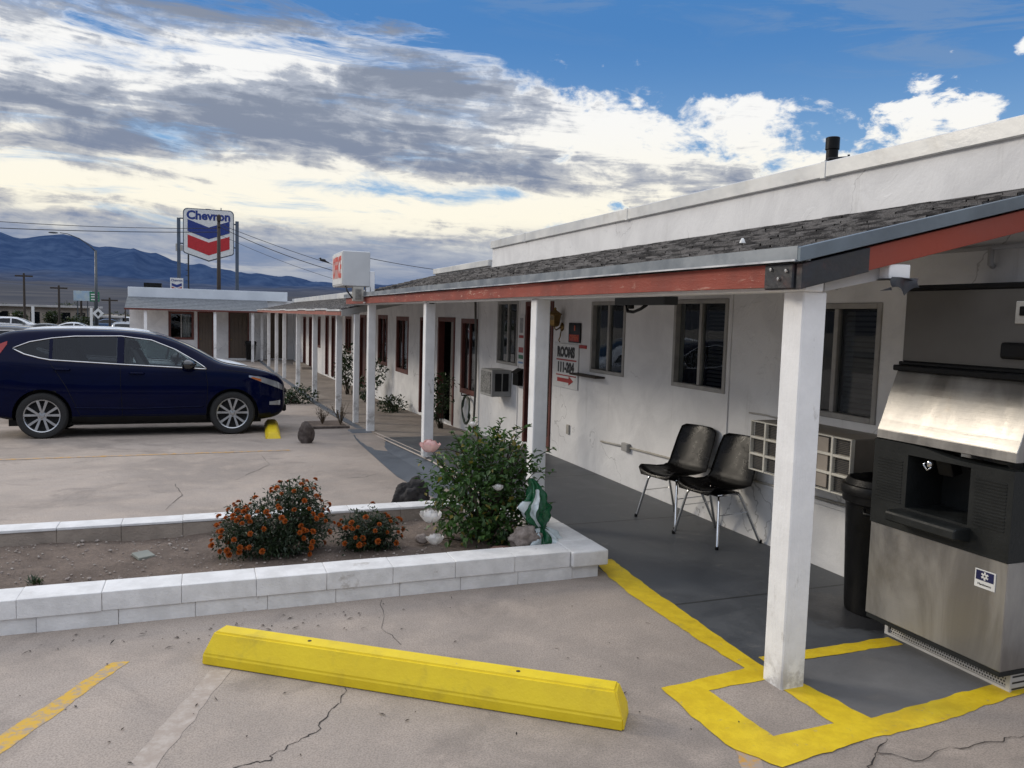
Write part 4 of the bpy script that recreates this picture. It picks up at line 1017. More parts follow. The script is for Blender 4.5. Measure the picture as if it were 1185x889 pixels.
# rocks
solo('lava_rock', MB().blob((1.80, 7.15, .045), (.175, .15, .185), 5, 4, .32, 1.3, -.11), M['lava'], 'black pitted lava rock behind the planter wall next to the roses', 'rock', (1.78, 7.15, -.05), smooth=True)
solo('standing_stone', MB().blob((1.41, 12.15, -.06), (.115, .10, .20), 4, 8, .22, 1.1, -.15), M['stone'], 'upright dark brown stone on the lot in front of the blue car', 'stone', (1.41, 12.15, -.2), smooth=True)
solo('pale_rock', MB().blob((2.10, 5.10, .20), (.11, .06, .085), 4, 12, .45, 2.2, -.09), M['pale'], 'pale jagged rock leaning by the green bag in the planter', 'rock', (2.10, 5.10, .11), smooth=True)
solo('red_rock', MB().blob((1.90, 5.06, .15), (.085, .05, .03), 3, 15, .2, 2, None), M['redrock'], 'flat reddish brown rock in the planter left of the pale rock', 'rock', (1.90, 5.06, .12), smooth=True)
solo('grey_rock', MB().blob((1.47, 5.55, .13), (.05, .05, .035), 3, 18, .25, 2, None), M['pale'], 'small rounded grey rock under the white roses', 'rock', (1.47, 5.55, .10), smooth=True)
# green bag
bag = thing('plastic_bag', 'green and white plastic sack tied in the middle, slumped in the planter corner', 'bag', (2.18, 5.12, .10))
b = MB()
def bagf(u, v):
    z = .09+.54*v; a = u*2*PI
    r = interp([(0, .02), (.03, .085), (.16, .115), (.27, .07), (.34, .028), (.42, .065), (.62, .085), (.82, .05), (1, .012)], v)
    w = 1+.30*math.sin(a*5+v*7)+.20*math.sin(a*9-v*13)+.12*math.sin(a*14+v*31)
    return (2.235+math.cos(a)*r*w*1.0-(.10*v*v if v > .34 else 0)+.02*math.sin(v*9), 5.13+math.sin(a)*r*w*.8, z)
b.grid(bagf, 48, 40); weld(b); b.done('sack', M['bagg'], bag, smooth=True)
for k, (a0, w, v0, v1) in enumerate(((-1.9, .045, .36, .86), (-1.3, .05, .02, .33), (-2.6, .04, .04, .34), (-.5, .04, .16, .34), (-2.9, .04, .36, .7))):
    b = MB()
    def sf(u, v, a0=a0, w=w, v0=v0, v1=v1):
        vv = v0+(v1-v0)*v; a = a0+(u-.5)*.55+.25*math.sin(vv*9)
        p = bagf(a/(2*PI), vv); c = Vector((2.235-(.10*vv*vv if vv > .34 else 0)+.02*math.sin(vv*9), 5.13, p[2])); d = Vector(p)-c
        return tuple(c+d*1.0+d.normalized()*.006)
    b.grid(sf, 6, 18); b.done('white_stripe', M['bagw'], bag, smooth=True)

# ------------------------------------------------------------------ chairs
def chair(label, loc, rot):
    t = thing('shell_chair', label, 'chair', (0, 0, 0), 'black shell chairs on the porch')
    # local: front is -X. seat front z .43, back top z .83
    prof = [(-.235, .408), (-.225, .432), (-.19, .443), (-.10, .432), (0, .418), (.09, .416), (.150, .437), (.188, .49), (.216, .56), (.248, .65), (.280, .74), (.305, .81), (.315, .836)]
    def sp(t_):
        k = t_*(len(prof)-1); i = min(int(k), len(prof)-2); f = k-i; a, c = prof[i], prof[i+1]; return a[0]+(c[0]-a[0])*f, a[1]+(c[1]-a[1])*f
    def shell(u, v):
        x, z = sp(u); s = v*2-1
        w = interp([(0, .17), (.08, .215), (.35, .235), (.5, .245), (.62, .24), (.8, .232), (.93, .215), (1, .165)], u)
        e = abs(s)**2.6
        if u < .45: z += e*.045*min(1, u/.12); 
        else:
            k = min(1, (u-.45)/.2); x -= e*.038*k; z += e*.045*(1-k)
        return (x, s*w, z)
    b = MB(); b.grid(shell, 36, 20)
    top = b.bm.faces[:]
    r = bmesh.ops.solidify(b.bm, geom=top, thickness=.009)
    b.done('shell', M['shell'], t, world=False, smooth=True)
    for sy in (-1, 1):
        y = sy*.155
        for nm, fx, tx in (('leg', -.20, -.12), ('leg', .265, .10)):
            b = MB(); b.tube([(fx, sy*.255, .0), (fx*.98, sy*.252, .012), (tx-(.015 if fx < 0 else -.012), sy*.185, .355), (tx, sy*.165, .392), (tx*.6, y*.9, .402)], .0115, 10); o = b.done(nm, M['chrome'], t, world=False, smooth=True)
            f = MB(); f.lathe([(.014, 0), (.015, .02), (.012, .026)], 10, (fx, sy*.255, 0)); f.done('foot', M['black'], o, world=False)
        b = MB(); b.tube([(-.145, sy*.205, .25), (.17, sy*.205, .25)], .004, 6); b.done('brace', M['chrome'], t, world=False)
        b = MB(); b.tube([(-.13, sy*.16, .400), (.09, sy*.16, .400)], .0115, 8); b.done('seat_rail', M['chrome'], t, world=False, smooth=True)
    b = MB(); b.box(-.14, .11, -.16, .16, .393, .409, .004); b.done('seat_plate', M['black'], t, world=False)
    b = MB()
    for sy in (-1, 1): b.lathe([(0, 0), (.007, .001), (.007, .004)], 8, (.0, sy*.06, .424))
    b.done('rivets', M['chrome'], t, world=False)
    t.location = loc; t.rotation_euler.z = rot; return t
chair('black shell chair with chrome legs, the one farther from the air conditioner', (3.86, 5.97, .002), math.radians(10))
ch2 = chair('black shell chair with chrome legs, partly under the large air conditioner', (3.87, 5.37, .002), math.radians(8))

# ------------------------------------------------------------------ AC near
ac = thing('window_air_conditioner', 'large tan air conditioner with gridded white front above the bin', 'air conditioner', (4.0, 4.35, .68), 'wall air conditioners')
ax0, ax1, ay0, ay1, az0, az1 = 3.80, 4.198, 3.88, 4.88, .675, 1.045
b = MB(); b.box(ax0+.03, ax1, ay0+.01, ay1-.01, az0+.01, az1, .008); b.done('casing', M['bronze'], ac)
b = MB(); nc, nr = 6, 3; fw = .038
ye = [ay0+i*(ay1-ay0)/nc for i in range(nc+1)]; ze = [az0+i*(az1-az0)/nr for i in range(nr+1)]
for y in ye: b.box(ax0, ax0+.034, max(ay0, y-.010), min(ay1, y+.010), az0, az1, .003)
for z in ze: b.box(ax0+.002, ax0+.034, ay0+.001, ay1-.001, max(az0, z-.009), min(az1, z+.009), .003)
b.done('grille', mat('grille_white', (.64, .62, .55), (.55, .53, .47), scale=6, rough=.5), ac)
b = MB()
for i in range(nr):
    for k in range(9):
        z = ze[i]+.018+k*.0115; b.poly([(ax0+.022, ay0+.02, z), (ax0+.032, ay0+.02, z+.007), (ax0+.032, ay1-.02, z+.007), (ax0+.022, ay1-.02, z)])
b.done('louvers', mat('dark_louver', (.06, .06, .06), rough=.5), ac)
b = MB(); b.box(ax0+.018, ax0+.026, ye[1]+.05, ye[2]-.015, az0+.02, az1-.02, .002); b.done('filter_panel', mat('beige_filter', (.33, .29, .25), rough=.8), ac)
b = MB(); b.tube([(4.185, 4.9, 1.02), (4.185, 5.2, 1.035), (4.185, 5.4, 1.03)], .006, 6); b.done('power_cord', M['beige'], ac)
# AC by office window
ac2 = thing('window_air_conditioner', 'small grey air conditioner box jutting from the wall below the office window', 'air conditioner', (4.0, 11.2, .6), 'wall air conditioners')
b = MB(); b.box(3.89, 4.198, 10.9, 11.42, .60, .99, .01); b.done('casing', mat('grey_casing', (.36, .36, .35), (.28, .28, .27), scale=7, rough=.55), ac2)
b = MB(); b.box(3.88, 3.89, 10.94, 11.38, .64, .96, .003); b.done('coil_grille', mat('speckled_coil', (.30, .30, .29), (.03, .03, .03), scale=45, rough=.6), ac2)
for (xa, xb) in ((3.94, 4.04), (4.06, 4.15)):
    b = MB()
    b.box(xa, xb, 10.893, 10.9, .68, .94, .002); b.done('side_vent', M['dark'], ac2)
# bin
def trash_bin(label, c, r, h, group):
    t = thing('trash_can', label, 'trash can', c, group)
    b = MB(); b.lathe([(0, .0), (r*.80, .0), (r*.82, .02), (r*.93, h*.80), (r*.96, h*.82), (r*1.02, h*.83), (r*1.02, h*.90), (r*.95, h*.905), (r*.9, h*.87), (r*.78, h*.2), (0, h*.18)], 40); b.done('bin_body', M['black'], t, world=False, smooth=True, auto=35)
    b = MB(); b.lathe([(r*1.03, h*.885), (r*1.08, h*.89), (r*1.09, h*.93), (r*1.05, h*.955), (r*.98, h*.96), (r*.90, h*1.0), (r*.86, h*1.0), (r*.80, h*.96), (0, h*.93)], 40); b.done('rim_lid', M['black'], t, world=False, smooth=True, auto=35)
    for s in (-1, 1):
        b = MB(); b.tube([(s*r*.97, -.07, h*.80), (s*r*1.12, -.06, h*.78), (s*r*1.12, .06, h*.78), (s*r*.97, .07, h*.80)], .012, 8); o = b.done('handle', M['black'], t, world=False, smooth=True)
    return t
t = trash_bin('black round trash can squeezed between air conditioner and ice machine', (3.90, 3.69, .003), .235, .83, 'black trash cans'); t.rotation_euler.z = .6
trash_bin('small dark trash can far off by the second brown door', (2.10, 41.25, zw(41)+.02), .26, .92, 'black trash cans')

# ------------------------------------------------------------------ ice machine
ice = thing('ice_machine', 'stainless steel ice dispenser with black panel and upper ice maker', 'ice machine', (3.85, 2.96, .003))
Y0, Y1 = 2.565, 3.395
b = MB(); b.prism([(3.5, .145), (4.17, .145), (4.17, .672), (3.5, .672)], 'y', Y0, Y1, .004); b.done('lower_panel', M['steel'], ice)
b = MB(); b.box(3.505, 4.17, Y0+.004, Y1-.004, .118, .146, .003); b.done('base_trim', M['icepanel'], ice)
b = MB(); b.box(3.66, 4.15, Y0+.06, Y1-.02, .003, .12, .002); b.done('base_grate', M['grate'], ice)
b = MB(); b.box(3.645, 3.66, Y0+.05, Y1-.01, .003, .018, .002); b.box(3.645, 3.66, Y0+.05, Y0+.075, .018, .12, .002); b.box(3.645, 3.66, Y1-.035, Y1-.01, .018, .12, .002); b.done('grate_frame', mat('grate_frame_white', (.55, .54, .52), rough=.5), ice)
# black mid panel with niche
Z0, ZT = .672, 1.135; na, nb, nz0, nz1 = 2.79, 3.165, .80, 1.085
wave = lambda y: ZT-.012+.020*math.cos((y-Y0)/(Y1-Y0)*2*PI)*-1*0+ .018*math.tanh((y-2.98)*9)
b = MB()
ysn = [Y0+i*(Y1-Y0)/44 for i in range(45)]
ysn = sorted(set(ysn+[na, nb]))
FX = 3.493
for ya_, yb_ in zip(ysn, ysn[1:]):
    m_ = (ya_+yb_)/2
    if na < m_ < nb:
        b.poly([(FX, ya_, Z0), (FX, yb_, Z0), (FX, yb_, nz0), (FX, ya_, nz0)]); b.poly([(FX, ya_, nz1), (FX, yb_, nz1), (FX, yb_, wave(yb_)), (FX, ya_, wave(ya_))])
    else: b.poly([(FX, ya_, Z0), (FX, yb_, Z0), (FX, yb_, wave(yb_)), (FX, ya_, wave(ya_))])
    b.poly([(FX, ya_, wave(ya_)), (FX, yb_, wave(yb_)), (FX+.05, yb_, wave(yb_)+.004), (FX+.05, ya_, wave(ya_)+.004)])
for y in (Y0, Y1): b.poly([(FX, y, Z0), (4.16, y, Z0), (4.16, y, wave(y)), (FX, y, wave(y))])
for (p, q) in (((na, nz0), (na, nz1)), ((nb, nz0), (nb, nz1)), ((na, nz0), (nb, nz0)), ((na, nz1), (nb, nz1))):
    b.poly([(FX, p[0], p[1]), (FX, q[0], q[1]), (FX+.26, q[0], q[1]), (FX+.26, p[0], p[1])])
b.poly([(FX+.26, na, nz0), (FX+.26, nb, nz0), (FX+.26, nb, nz1), (FX+.26, na, nz1)])
weld(b); b.done('dispenser_panel', M['icepanel'], ice)
b = MB()
for (ya_, yb_) in ((Y0+.03, na-.03), (nb+.03, Y1-.03)):
    k = int((ZT-.06-Z0-.16)/.016)
    b = MB()
    for i in range(k): b.box(FX-.004, FX+.001, ya_, yb_, Z0+.14+i*.016, Z0+.148+i*.016, .0015)
    b.done('ribbed_vent', M['icepanel'], ice)
b = MB(); b.prism([(3.385, .735), (3.50, .715), (3.75, .715), (3.75, .79), (3.40, .79), (3.385, .78)], 'y', na-.02, nb+.03, .006); b.done('drip_tray', M['icepanel'], ice)
b = MB(); b.prism([(3.52, 1.10), (3.60, 1.10), (3.63, 1.02), (3.56, 1.00)], 'y', 2.94, 3.03, .006); b.done('ice_chute', M['black'], ice)
b = MB(); b.blob((3.535, 3.06, 1.055), (.02, .022, .03), 2, 4, .3); b.tube([(3.52, 3.075, 1.07), (3.51, 3.08, 1.045), (3.515, 3.06, 1.02), (3.52, 3.04, 1.04)], .005, 6); b.done('chute_lever', M['chrome'], ice, smooth=True)
# hood
b = MB(); n = 12
hp = [(3.500, ZT+.01), (3.502, ZT+.06), (3.525, 1.25), (3.575, 1.40), (3.620, 1.52)]
b.prism(hp+[(4.16, 1.52), (4.16, ZT+.01)], 'y', Y0+.002, Y1-.002, .003); b.done('hood', M['steel'], ice)
b = MB(); b.box(3.585, 4.165, Y0-.002, Y1+.002, 1.521, 1.553, .006); b.box(3.625, 4.16, Y0, Y1, 1.553, 1.572, .004); b.done('hood_ledge', M['black'], ice)
b = MB(); b.box(3.645, 4.16, Y0+.004, Y1-.004, 1.572, 1.965, .006); b.done('ice_maker', M['darksteel'], ice)
b = MB(); b.box(3.638, 4.165, Y0, Y1+.002, 1.962, 1.992, .006); b.done('top_trim', M['black'], ice)
b = MB(); b.box(3.622, 3.645, 2.56, 2.79, 1.62, 1.70, .014, 2); b.done('latch_handle', M['black'], ice)
b = MB(); b.box(3.637, 3.645, 2.58, 2.735, 1.79, 1.90, .004); pl_ = b.done('control_panel', M['beige'], ice)
b = MB(); b.box(3.630, 3.637, 2.61, 2.71, 1.83, 1.875, .004); b.done('display', M['black'], pl_)
# round-cornered badge with snowflake
b = MB(); b.box(3.4955, 3.5, 2.585+.035, 2.585+.145, .515, .605, .002); bd = b.done('maker_badge', M['white'], ice)
b = MB(); b.poly([(3.4945, 2.628, .553), (3.4945, 2.628, .600), (3.4945, 2.722, .600), (3.4945, 2.722, .553)]); b.done('badge_field', mat('navy_badge', (.008, .012, .07), rough=.3), bd)
b = MB()
for k in range(3):
    a = k*PI/3+PI/6; c, s = math.cos(a), math.sin(a)
    for sg in (-1, 1):
        cy, cz = 2.675+sg*c*.010, .577+sg*s*.010
        b.lathe([(0, 3.4928), (.0055, 3.4929), (.0055, 3.494)], 8, (0, cy, cz), 'x')
        b.poly([(3.4938, 2.675-s*.003, .577+c*.003), (3.4938, 2.675+s*.003, .577-c*.003), (3.4938, 2.675+sg*c*.02+s*.005, .577+sg*s*.02-c*.005), (3.4938, 2.675+sg*c*.02-s*.005, .577+sg*s*.02+c*.005)])
b.done('snowflake_emblem', M['white'], bd)
text('badge_lettering', 'Manitowoc', .016, M['blacktxt'], bd, face_mx((3.4944, 2.675, .534)), .0004)
# rag on the beam stub
rag = MB()
rag.grid(lambda u, v: (2.99+.16*u-.012*math.sin(v*3), YE-.028-.012*math.sin(u*7)-.01*v, 1.992-.075*v*(1-.35*abs(u-.5)*2)+.01*math.sin(u*9)*v), 14, 8)
rag.grid(lambda u, v: (2.985+.165*u, YE-.03+.13*v, 1.983-.004*math.sin(u*8)), 10, 3)
rag.bm.verts.ensure_lookup_table(); rag.poly([(2.995, YE-.03, 1.93), (2.93, YE-.02, 1.925), (2.99, YE-.03, 1.945)])
solo('plastic_scrap', rag, M['patch'], 'torn scrap of black plastic wrapped under the white beam stub', 'plastic scrap', (3.07, YE, 1.98), smooth=True)

# ------------------------------------------------------------------ signs on the wall
sg = thing('rooms_sign', 'white wall sign reading ROOMS 111-204 with a red arrow, beside the office door', 'sign', (4.19, 9.0, .91))
b = MB(); b.box(4.182, 4.196, 8.66, 9.36, .905, 1.455, .003); b.done('board', M['white'], sg)
text('lettering', 'ROOMS', .165, M['blacktxt'], sg, face_mx((4.180, 9.01, 1.345)), .001, .011, .88)
text('lettering', '111-204', .16, M['blacktxt'], sg, face_mx((4.180, 9.01, 1.155)), .001, .010, .92)
b = MB(); b.box(4.178, 4.182, 8.70, 9.28, 1.245, 1.262); b.box(4.178, 4.182, 8.70, 9.28, 1.055, 1.068); b.done('red_rule', M['redtxt'], sg)
b = MB(); b.prism([(9.24, .975), (9.24, 1.025), (8.90, 1.025), (8.90, 1.055), (8.77, 1.0), (8.90, .945), (8.90, .975)], 'x', 4.178, 4.182); b.done('arrow', M['redtxt'], sg)
op = thing('open_sign', 'small black and red OPEN sign above the rooms sign', 'sign', (4.19, 8.79, 1.5))
b = MB(); b.box(4.180, 4.194, 8.62, 8.95, 1.475, 1.715, .004); b.done('board', M['black'], op)
b = MB(); b.box(4.177, 4.1802, 8.65, 8.92, 1.49, 1.575, .001); b.done('red_block', M['redtxt'], op)
text('lettering', 'OPEN', .085, M['orangetxt'], op, face_mx((4.176, 8.785, 1.535)), .001, .003, 1.1)
b = MB(); b.box(4.177, 4.1802, 8.76, 8.79, 1.62, 1.685, .001); b.done('orange_mark', M['orangetxt'], op)
solo('notice_strip', MB().box(4.186, 4.196, 8.46, 8.65, 1.415, 1.455, .002), M['redtxt'], 'small plain red strip sign under the OPEN sign', 'sign', (4.19, 8.55, 1.415))
# papers between office window and door
pp = thing('notice_board', 'narrow white panel of small notices between office window and door', 'notice', (4.19, 10.55, 1.1))
b = MB(); b.box(4.188, 4.197, 10.43, 10.63, 1.08, 1.80, .002); b.done('board', M['white'], pp)
for nm, z0_, z1_, m in (('red_strip', 1.475, 1.515, 'redtxt'), ('red_notice', 1.27, 1.345, 'redtxt'), ('blue_strip', 1.115, 1.14, 'ltblue'), ('green_notice', 1.18, 1.235, 'greensign')):
    b = MB(); b.box(4.184, 4.1885, 10.45, 10.62, z0_, z1_, .001); b.done(nm, M[m], pp)
b = MB(); b.box(4.183, 4.1885, 10.48, 10.60, 1.55, 1.76, .001); b.done('paper_print', mat('grey_print', (.42, .42, .42), (.25, .25, .25), scale=18, rough=.8), pp)
mb_ = thing('mailbox', 'black wall mailbox with peaked lid between the air conditioner and the door', 'mailbox', (4.14, 10.55, .8))
b = MB(); b.prism([(4.12, .80), (4.197, .80), (4.197, 1.02), (4.17, 1.03), (4.12, .98)], 'y', 10.45, 10.66, .006); b.done('box', M['black'], mb_)
b = MB(); b.prism([(4.105, .968), (4.198, 1.03), (4.198, 1.045), (4.10, .985)], 'y', 10.44, 10.67, .003); b.done('lid', M['black'], mb_)
# lantern
ln = thing('wall_lantern', 'ornate aged brass lantern on the wall beside the office door', 'wall lantern', (4.12, 9.17, 1.5))
b = MB(); b.lathe([(0, 4.198), (.05, 4.196), (.055, 4.185), (.02, 4.175), (0, 4.17)], 14, (0, 9.17, 1.66), 'x'); b.tube([(4.18, 9.17, 1.66), (4.11, 9.17, 1.62), (4.09, 9.17, 1.64), (4.09, 9.17, 1.68)], .009, 8); b.tube([(4.18, 9.17, 1.62), (4.17, 9.17, 1.54), (4.15, 9.17, 1.49), (4.17, 9.17, 1.47)], .008, 8); b.done('bracket', M['brass'], ln, smooth=True)
b = MB(); b.lathe([(.03, 1.66), (.06, 1.675), (.065, 1.69), (.085, 1.80), (.09, 1.81), (.10, 1.812), (.075, 1.835), (.03, 1.86), (.015, 1.875), (.02, 1.89), (0, 1.905)], 6, (4.09, 9.17, 0)); b.done('cage', M['brass'], ln)
b = MB(); b.lathe([(.063, 1.692), (.083, 1.798)], 6, (4.088, 9.17, 0)); b.done('lantern_glass', M['glass'], ln)
# conduit + outlets
cd = thing('wall_conduit', 'grey conduit with junction box running low along the porch wall', 'conduit', (4.18, 6.9, .4))
b = MB(); b.tube([(4.186, 8.0, .39), (4.186, 7.46, .415)], .011, 8); b.tube([(4.186, 7.34, .42), (4.186, 5.6, .475), (4.186, 3.5, .53)], .011, 8); b.done('pipe', M['beige'], cd, smooth=True)
b = MB(); b.box(4.15, 4.197, 7.34, 7.47, .375, .46, .006); b.done('junction_box', mat('grey_box', (.40, .39, .37), rough=.5), cd)
solo('wall_outlet', MB().box(4.178, 4.197, 8.85, 8.93, .34, .46, .006), M['beige'], 'small outlet plate low on the wall under the rooms sign', 'outlet', (4.19, 8.89, .34))
# ceiling light box + camera near the window
lb = thing('porch_light_fixture', 'dark rectangular light fixture hung under the porch ceiling near the windows', 'light fixture', (3.5, 6.05, 1.9))
b = MB(); b.box(3.46, 3.60, 5.62, 6.45, 1.895, 1.965, .006); b.done('housing', mat('dark_grey_housing', (.05, .055, .06), rough=.6), lb)
b = MB(); b.tube([(3.5, 6.30, 1.90), (3.50, 6.27, 1.84), (3.5, 6.17, 1.835), (3.5, 6.05, 1.86), (3.5, 5.95, 1.895)], .014, 8); b.lathe([(0, 1.86), (.03, 1.865), (.03, 1.897)], 12, (3.5, 6.22, 0)); b.done('cable_loop', M['black'], lb, smooth=True)
b = MB(); b.box(3.50, 3.54, 5.75, 6.35, 1.965, 2.28); b.done('hanger', M['soffit'], lb)
# post-mounted security lights
sc = thing('security_light', 'small white and black security light on top of the third porch post', 'security light', (2.60, 9.60, 1.95))
b = MB(); b.box(2.58, 2.64, 9.56, 9.61, 1.90, 1.96, .006); b.done('mount', M['black'], sc)
b = MB(); b.lathe([(0, 0), (.03, .005), (.045, .03), (.045, .05), (.0, .055)], 16, (2.53, 9.56, 1.915)); b.done('lamp_head', M['white'], sc, smooth=True)
b = MB(); b.lathe([(0, 0), (.03, .005), (.04, .05), (.0, .055)], 16, (2.62, 9.52, 1.905)); b.done('sensor', M['black'], sc, smooth=True)
# vertical pipe / hose by the pole at Y 12.4
hp_ = thing('downpipe', 'thin dark pipe running up the wall beside the red framed window', 'pipe', (4.1, 12.42, -.2))
b = MB(); b.tube([(4.13, 12.42, zw(12.4)), (4.15, 12.42, .6), (4.16, 12.46, 1.2), (4.15, 12.5, 1.75), (4.15, 12.55, 2.3)], .02, 8); b.done('pipe', M['darksteel'], hp_, smooth=True)
hz = thing('garden_hose', 'dark coiled garden hose hanging low on the wall beside the thin pipe', 'hose', (4.1, 12.85, .15))
b = MB()
pts = []
for i in range(120):
    a = i/120*2*PI*4.2; r = .20+.012*math.sin(i*.7); pts.append((4.12+.025*(i % 7)/7, 12.85+r*math.sin(a), .18+r*1.15*math.cos(a)))
b.tube(pts, .013, 6); b.done('hose_coil', M['hose'], hz, smooth=True)
b = MB(); b.tube([(4.19, 12.85, .43), (4.05, 12.85, .43), (4.05, 12.85, .47)], .012, 6); b.done('hose_hook', M['black'], hz)
# vent pipe on the roof
vp = thing('roof_vent_pipe', 'black vent pipe standing on the flat roof behind the parapet', 'vent pipe', (5.88, 6.5, 2.6))
b = MB(); b.lathe([(.058, 2.56), (.058, 3.52), (.068, 3.525), (.068, 3.64), (.06, 3.645), (.052, 3.64), (.05, 3.4)], 18, (5.88, 6.5, 0)); b.done('pipe', M['black'], vp, smooth=True, auto=30)
b = MB(); b.tube([(5.72, 6.45, 3.36), (5.80, 6.45, 3.42), (5.96, 6.42, 3.44), (6.05, 6.4, 3.45), (6.16, 6.4, 3.44)], .012, 6); b.tube([(5.62, 6.45, 3.30), (5.78, 6.45, 3.40)], .01, 6); b.tube([(6.0, 6.4, 2.56), (6.0, 6.4, 3.47)], .012, 6); b.done('wire_stub', M['wire'], vp)
# small white knob lights on shingles
solo('roof_nail_cap', MB().lathe([(.018, 0), (.015, .012), (.006, .028), (0, .03)], 12, (2.95, 3.95, 2.228)), M['white'], 'small white cap poking from the shingles above the near post', 'roof cap', (2.95, 3.95, 2.22), smooth=True)
# ------------------------------------------------------------------ OFFICE box sign over the fourth post
of = thing('box_sign', 'white boxed roadside sign with red lettering mounted on a post above the porch roof', 'sign', (2.6, 13.38, 1.9))
b = MB(); b.box(2.11, 2.56, 13.3, 14.40, 2.205, 2.78, .012); b.done('sign_box', mat('sign_box_grey', (.56, .57, .57), (.50, .51, .51), scale=2, rough=.5), of)
b = MB(); b.box(2.100, 2.112, 13.33, 14.37, 2.235, 2.75, .004); b.done('sign_face', M['white'], of)
text('lettering', 'OFFICE', .36, mat('sign_red', (.60, .075, .05), (.50, .06, .04), rough=.5), of, face_mx((2.097, 13.85, 2.50)) @ Matrix.Diagonal((.78, 1.35, 1, 1)), .001, .012)
b = MB(); b.box(2.50, 2.58, 13.32, 13.44, 1.95, 2.205, .005); b.box(2.56, 2.64, 13.32, 13.44, 1.95, 2.46, .005); b.box(2.48, 2.75, 13.28, 13.46, 1.93, 1.955, .004); b.done('mount_pole', M['wood'], of)
b = MB(); b.box(2.28, 2.46, 13.30, 13.40, 1.96, 2.20, .008); jb = b.done('transformer_box', M['beige'], of)
b = MB(); b.box(2.32, 2.42, 13.294, 13.30, 1.99, 2.16, .003); b.done('cover_plate', mat('dull_plate', (.24, .23, .21), (.12, .115, .1), scale=12, rough=.6), jb)
b = MB(); b.tube([(2.16, 13.33, 2.205), (2.19, 13.32, 2.12), (2.26, 13.33, 2.03), (2.30, 13.35, 2.0)], .014, 7); b.done('cable', M['wire'], of, smooth=True)

# ------------------------------------------------------------------ gas station signs
ch = thing('gas_station_sign', 'tall white Chevron shield sign with blue and red chevrons between two poles', 'sign', (.35, 75, -1.06))
cx, zt_ = .34, 10.42
half = 2.07
def shield(h, off, zt2, zs, ztip, r=.38):
    p = []
    for k in range(5): a = PI/2*k/4; p.append((cx+h-r+r*math.sin(a)-0, zt2-r+r*math.cos(a)))
    p += [(cx+h, zs), (cx+h-.12, zs-.12), (cx+.12, ztip+.05), (cx, ztip), (cx-.12, ztip+.05), (cx-h+.12, zs-.12), (cx-h, zs)]
    for k in range(5): a = PI/2*(1-k/4); p.append((cx-h+r-r*math.sin(a), zt2-r+r*math.cos(a)))
    return p
MPX = 4.17/430
zz = lambda py: 10.47-(py-92)*MPX
b = MB(); b.prism(shield(half, 0, zt_, zz(480), zz(560)), 'y', 74.9, 75.3); b.done('sign_rim', M['pole'], ch)
b = MB(); b.prism(shield(half-.07, 0, zt_-.07, zz(476), zz(551)), 'y', 74.86, 74.898); b.done('sign_face', M['white'], ch)
def chev(zl_, zc_, zl2, zc2, m, nm):
    h = 1.70; b = MB(); b.prism([(cx-h, zz(zl_)), (cx, zz(zc_)), (cx+h, zz(zl_)), (cx+h, zz(zl2)), (cx, zz(zc2)), (cx-h, zz(zl2))], 'y', 74.84, 74.859); b.done(nm, m, ch)
chev(196, 258, 300, 362, M['bluetxt'], 'blue_chevron'); chev(330, 392, 442, 505, mat('chevron_red', (.50, .02, .025), rough=.4), 'red_chevron')
text('lettering', 'Chevron', 1.0, M['bluetxt'], ch, face_my((cx, 74.85, zz(160))), .004, .04, 1.0)
for x in (-2.07, 2.67):
    b = MB(); b.box(x-.14, x+.14, 74.95, 75.23, -1.06, 9.55, .01); b.done('pole', M['pole'], ch)
b = MB()
for z in (zz(190), zz(410)): b.box(-2.0, -1.7, 75.0, 75.15, z-.05, z+.05)
for z in (zz(215), zz(425)): b.box(2.38, 2.6, 75.0, 75.15, z-.05, z+.05)
b.done('bracket', M['pole'], ch)
b = MB(); b.box(cx-.25, cx+.15, 75, 75.2, zt_-.0, zt_+.04); b.tube([(1.35, 75.1, zt_-.02), (1.35, 75.1, zt_+.2)], .04, 6); b.done('top_fitting', M['pole'], ch)
b = MB(); b.box(-2.32, -2.2, 74.9, 75.1, zz(480), zz(415)); b.box(-1.95, -1.75, 74.9, 75.1, zz(475), zz(425)); b.done('floodlight', M['beige'], ch)
c2 = thing('gas_price_sign', 'small white Chevron price sign seen above the end block roof', 'sign', (-1.95, 65, -1.0))
b = MB(); b.box(-2.40, -1.50, 65, 65.2, 1.6, 4.05, .01); b.box(-2.3, -2.2, 65.05, 65.15, -1, 1.6); b.box(-1.7, -1.6, 65.05, 65.15, -1, 1.6); b.done('board', M['white'], c2)
text('lettering', 'Chevron', .22, M['bluetxt'], c2, face_my((-1.95, 64.99, 3.87)), .003, .005)
b = MB(); b.prism([(-2.3, 3.68), (-1.95, 3.55), (-1.6, 3.68), (-1.6, 3.48), (-1.95, 3.35), (-2.3, 3.48)], 'y', 64.98, 64.998); b.done('blue_chevron', M['bluetxt'], c2)
b = MB(); b.prism([(-2.3, 3.40), (-1.95, 3.27), (-1.6, 3.40), (-1.6, 3.20), (-1.95, 3.07), (-2.3, 3.20)], 'y', 64.98, 64.998); b.done('red_chevron', M['redtxt'], c2)
up = thing('utility_pole', 'brown wooden utility pole rising in front of the large shield sign', 'utility pole', (.95, 62, -1.0), 'utility poles')
b = MB(); b.tube([(.95, 62, -1.06), (.96, 62, 8.35)], [.17, .11], 12); b.done('pole', M['polewood'], up, smooth=True)
b = MB(); b.lathe([(0, 8.1), (.14, 8.15), (.15, 8.5), (.08, 8.58), (0, 8.6)], 12, (.96, 61.9, 0)); b.tube([(.96, 61.95, 7.7), (.96, 61.9, 7.78)], .1, 8); b.done('insulator', M['polewood'], up)
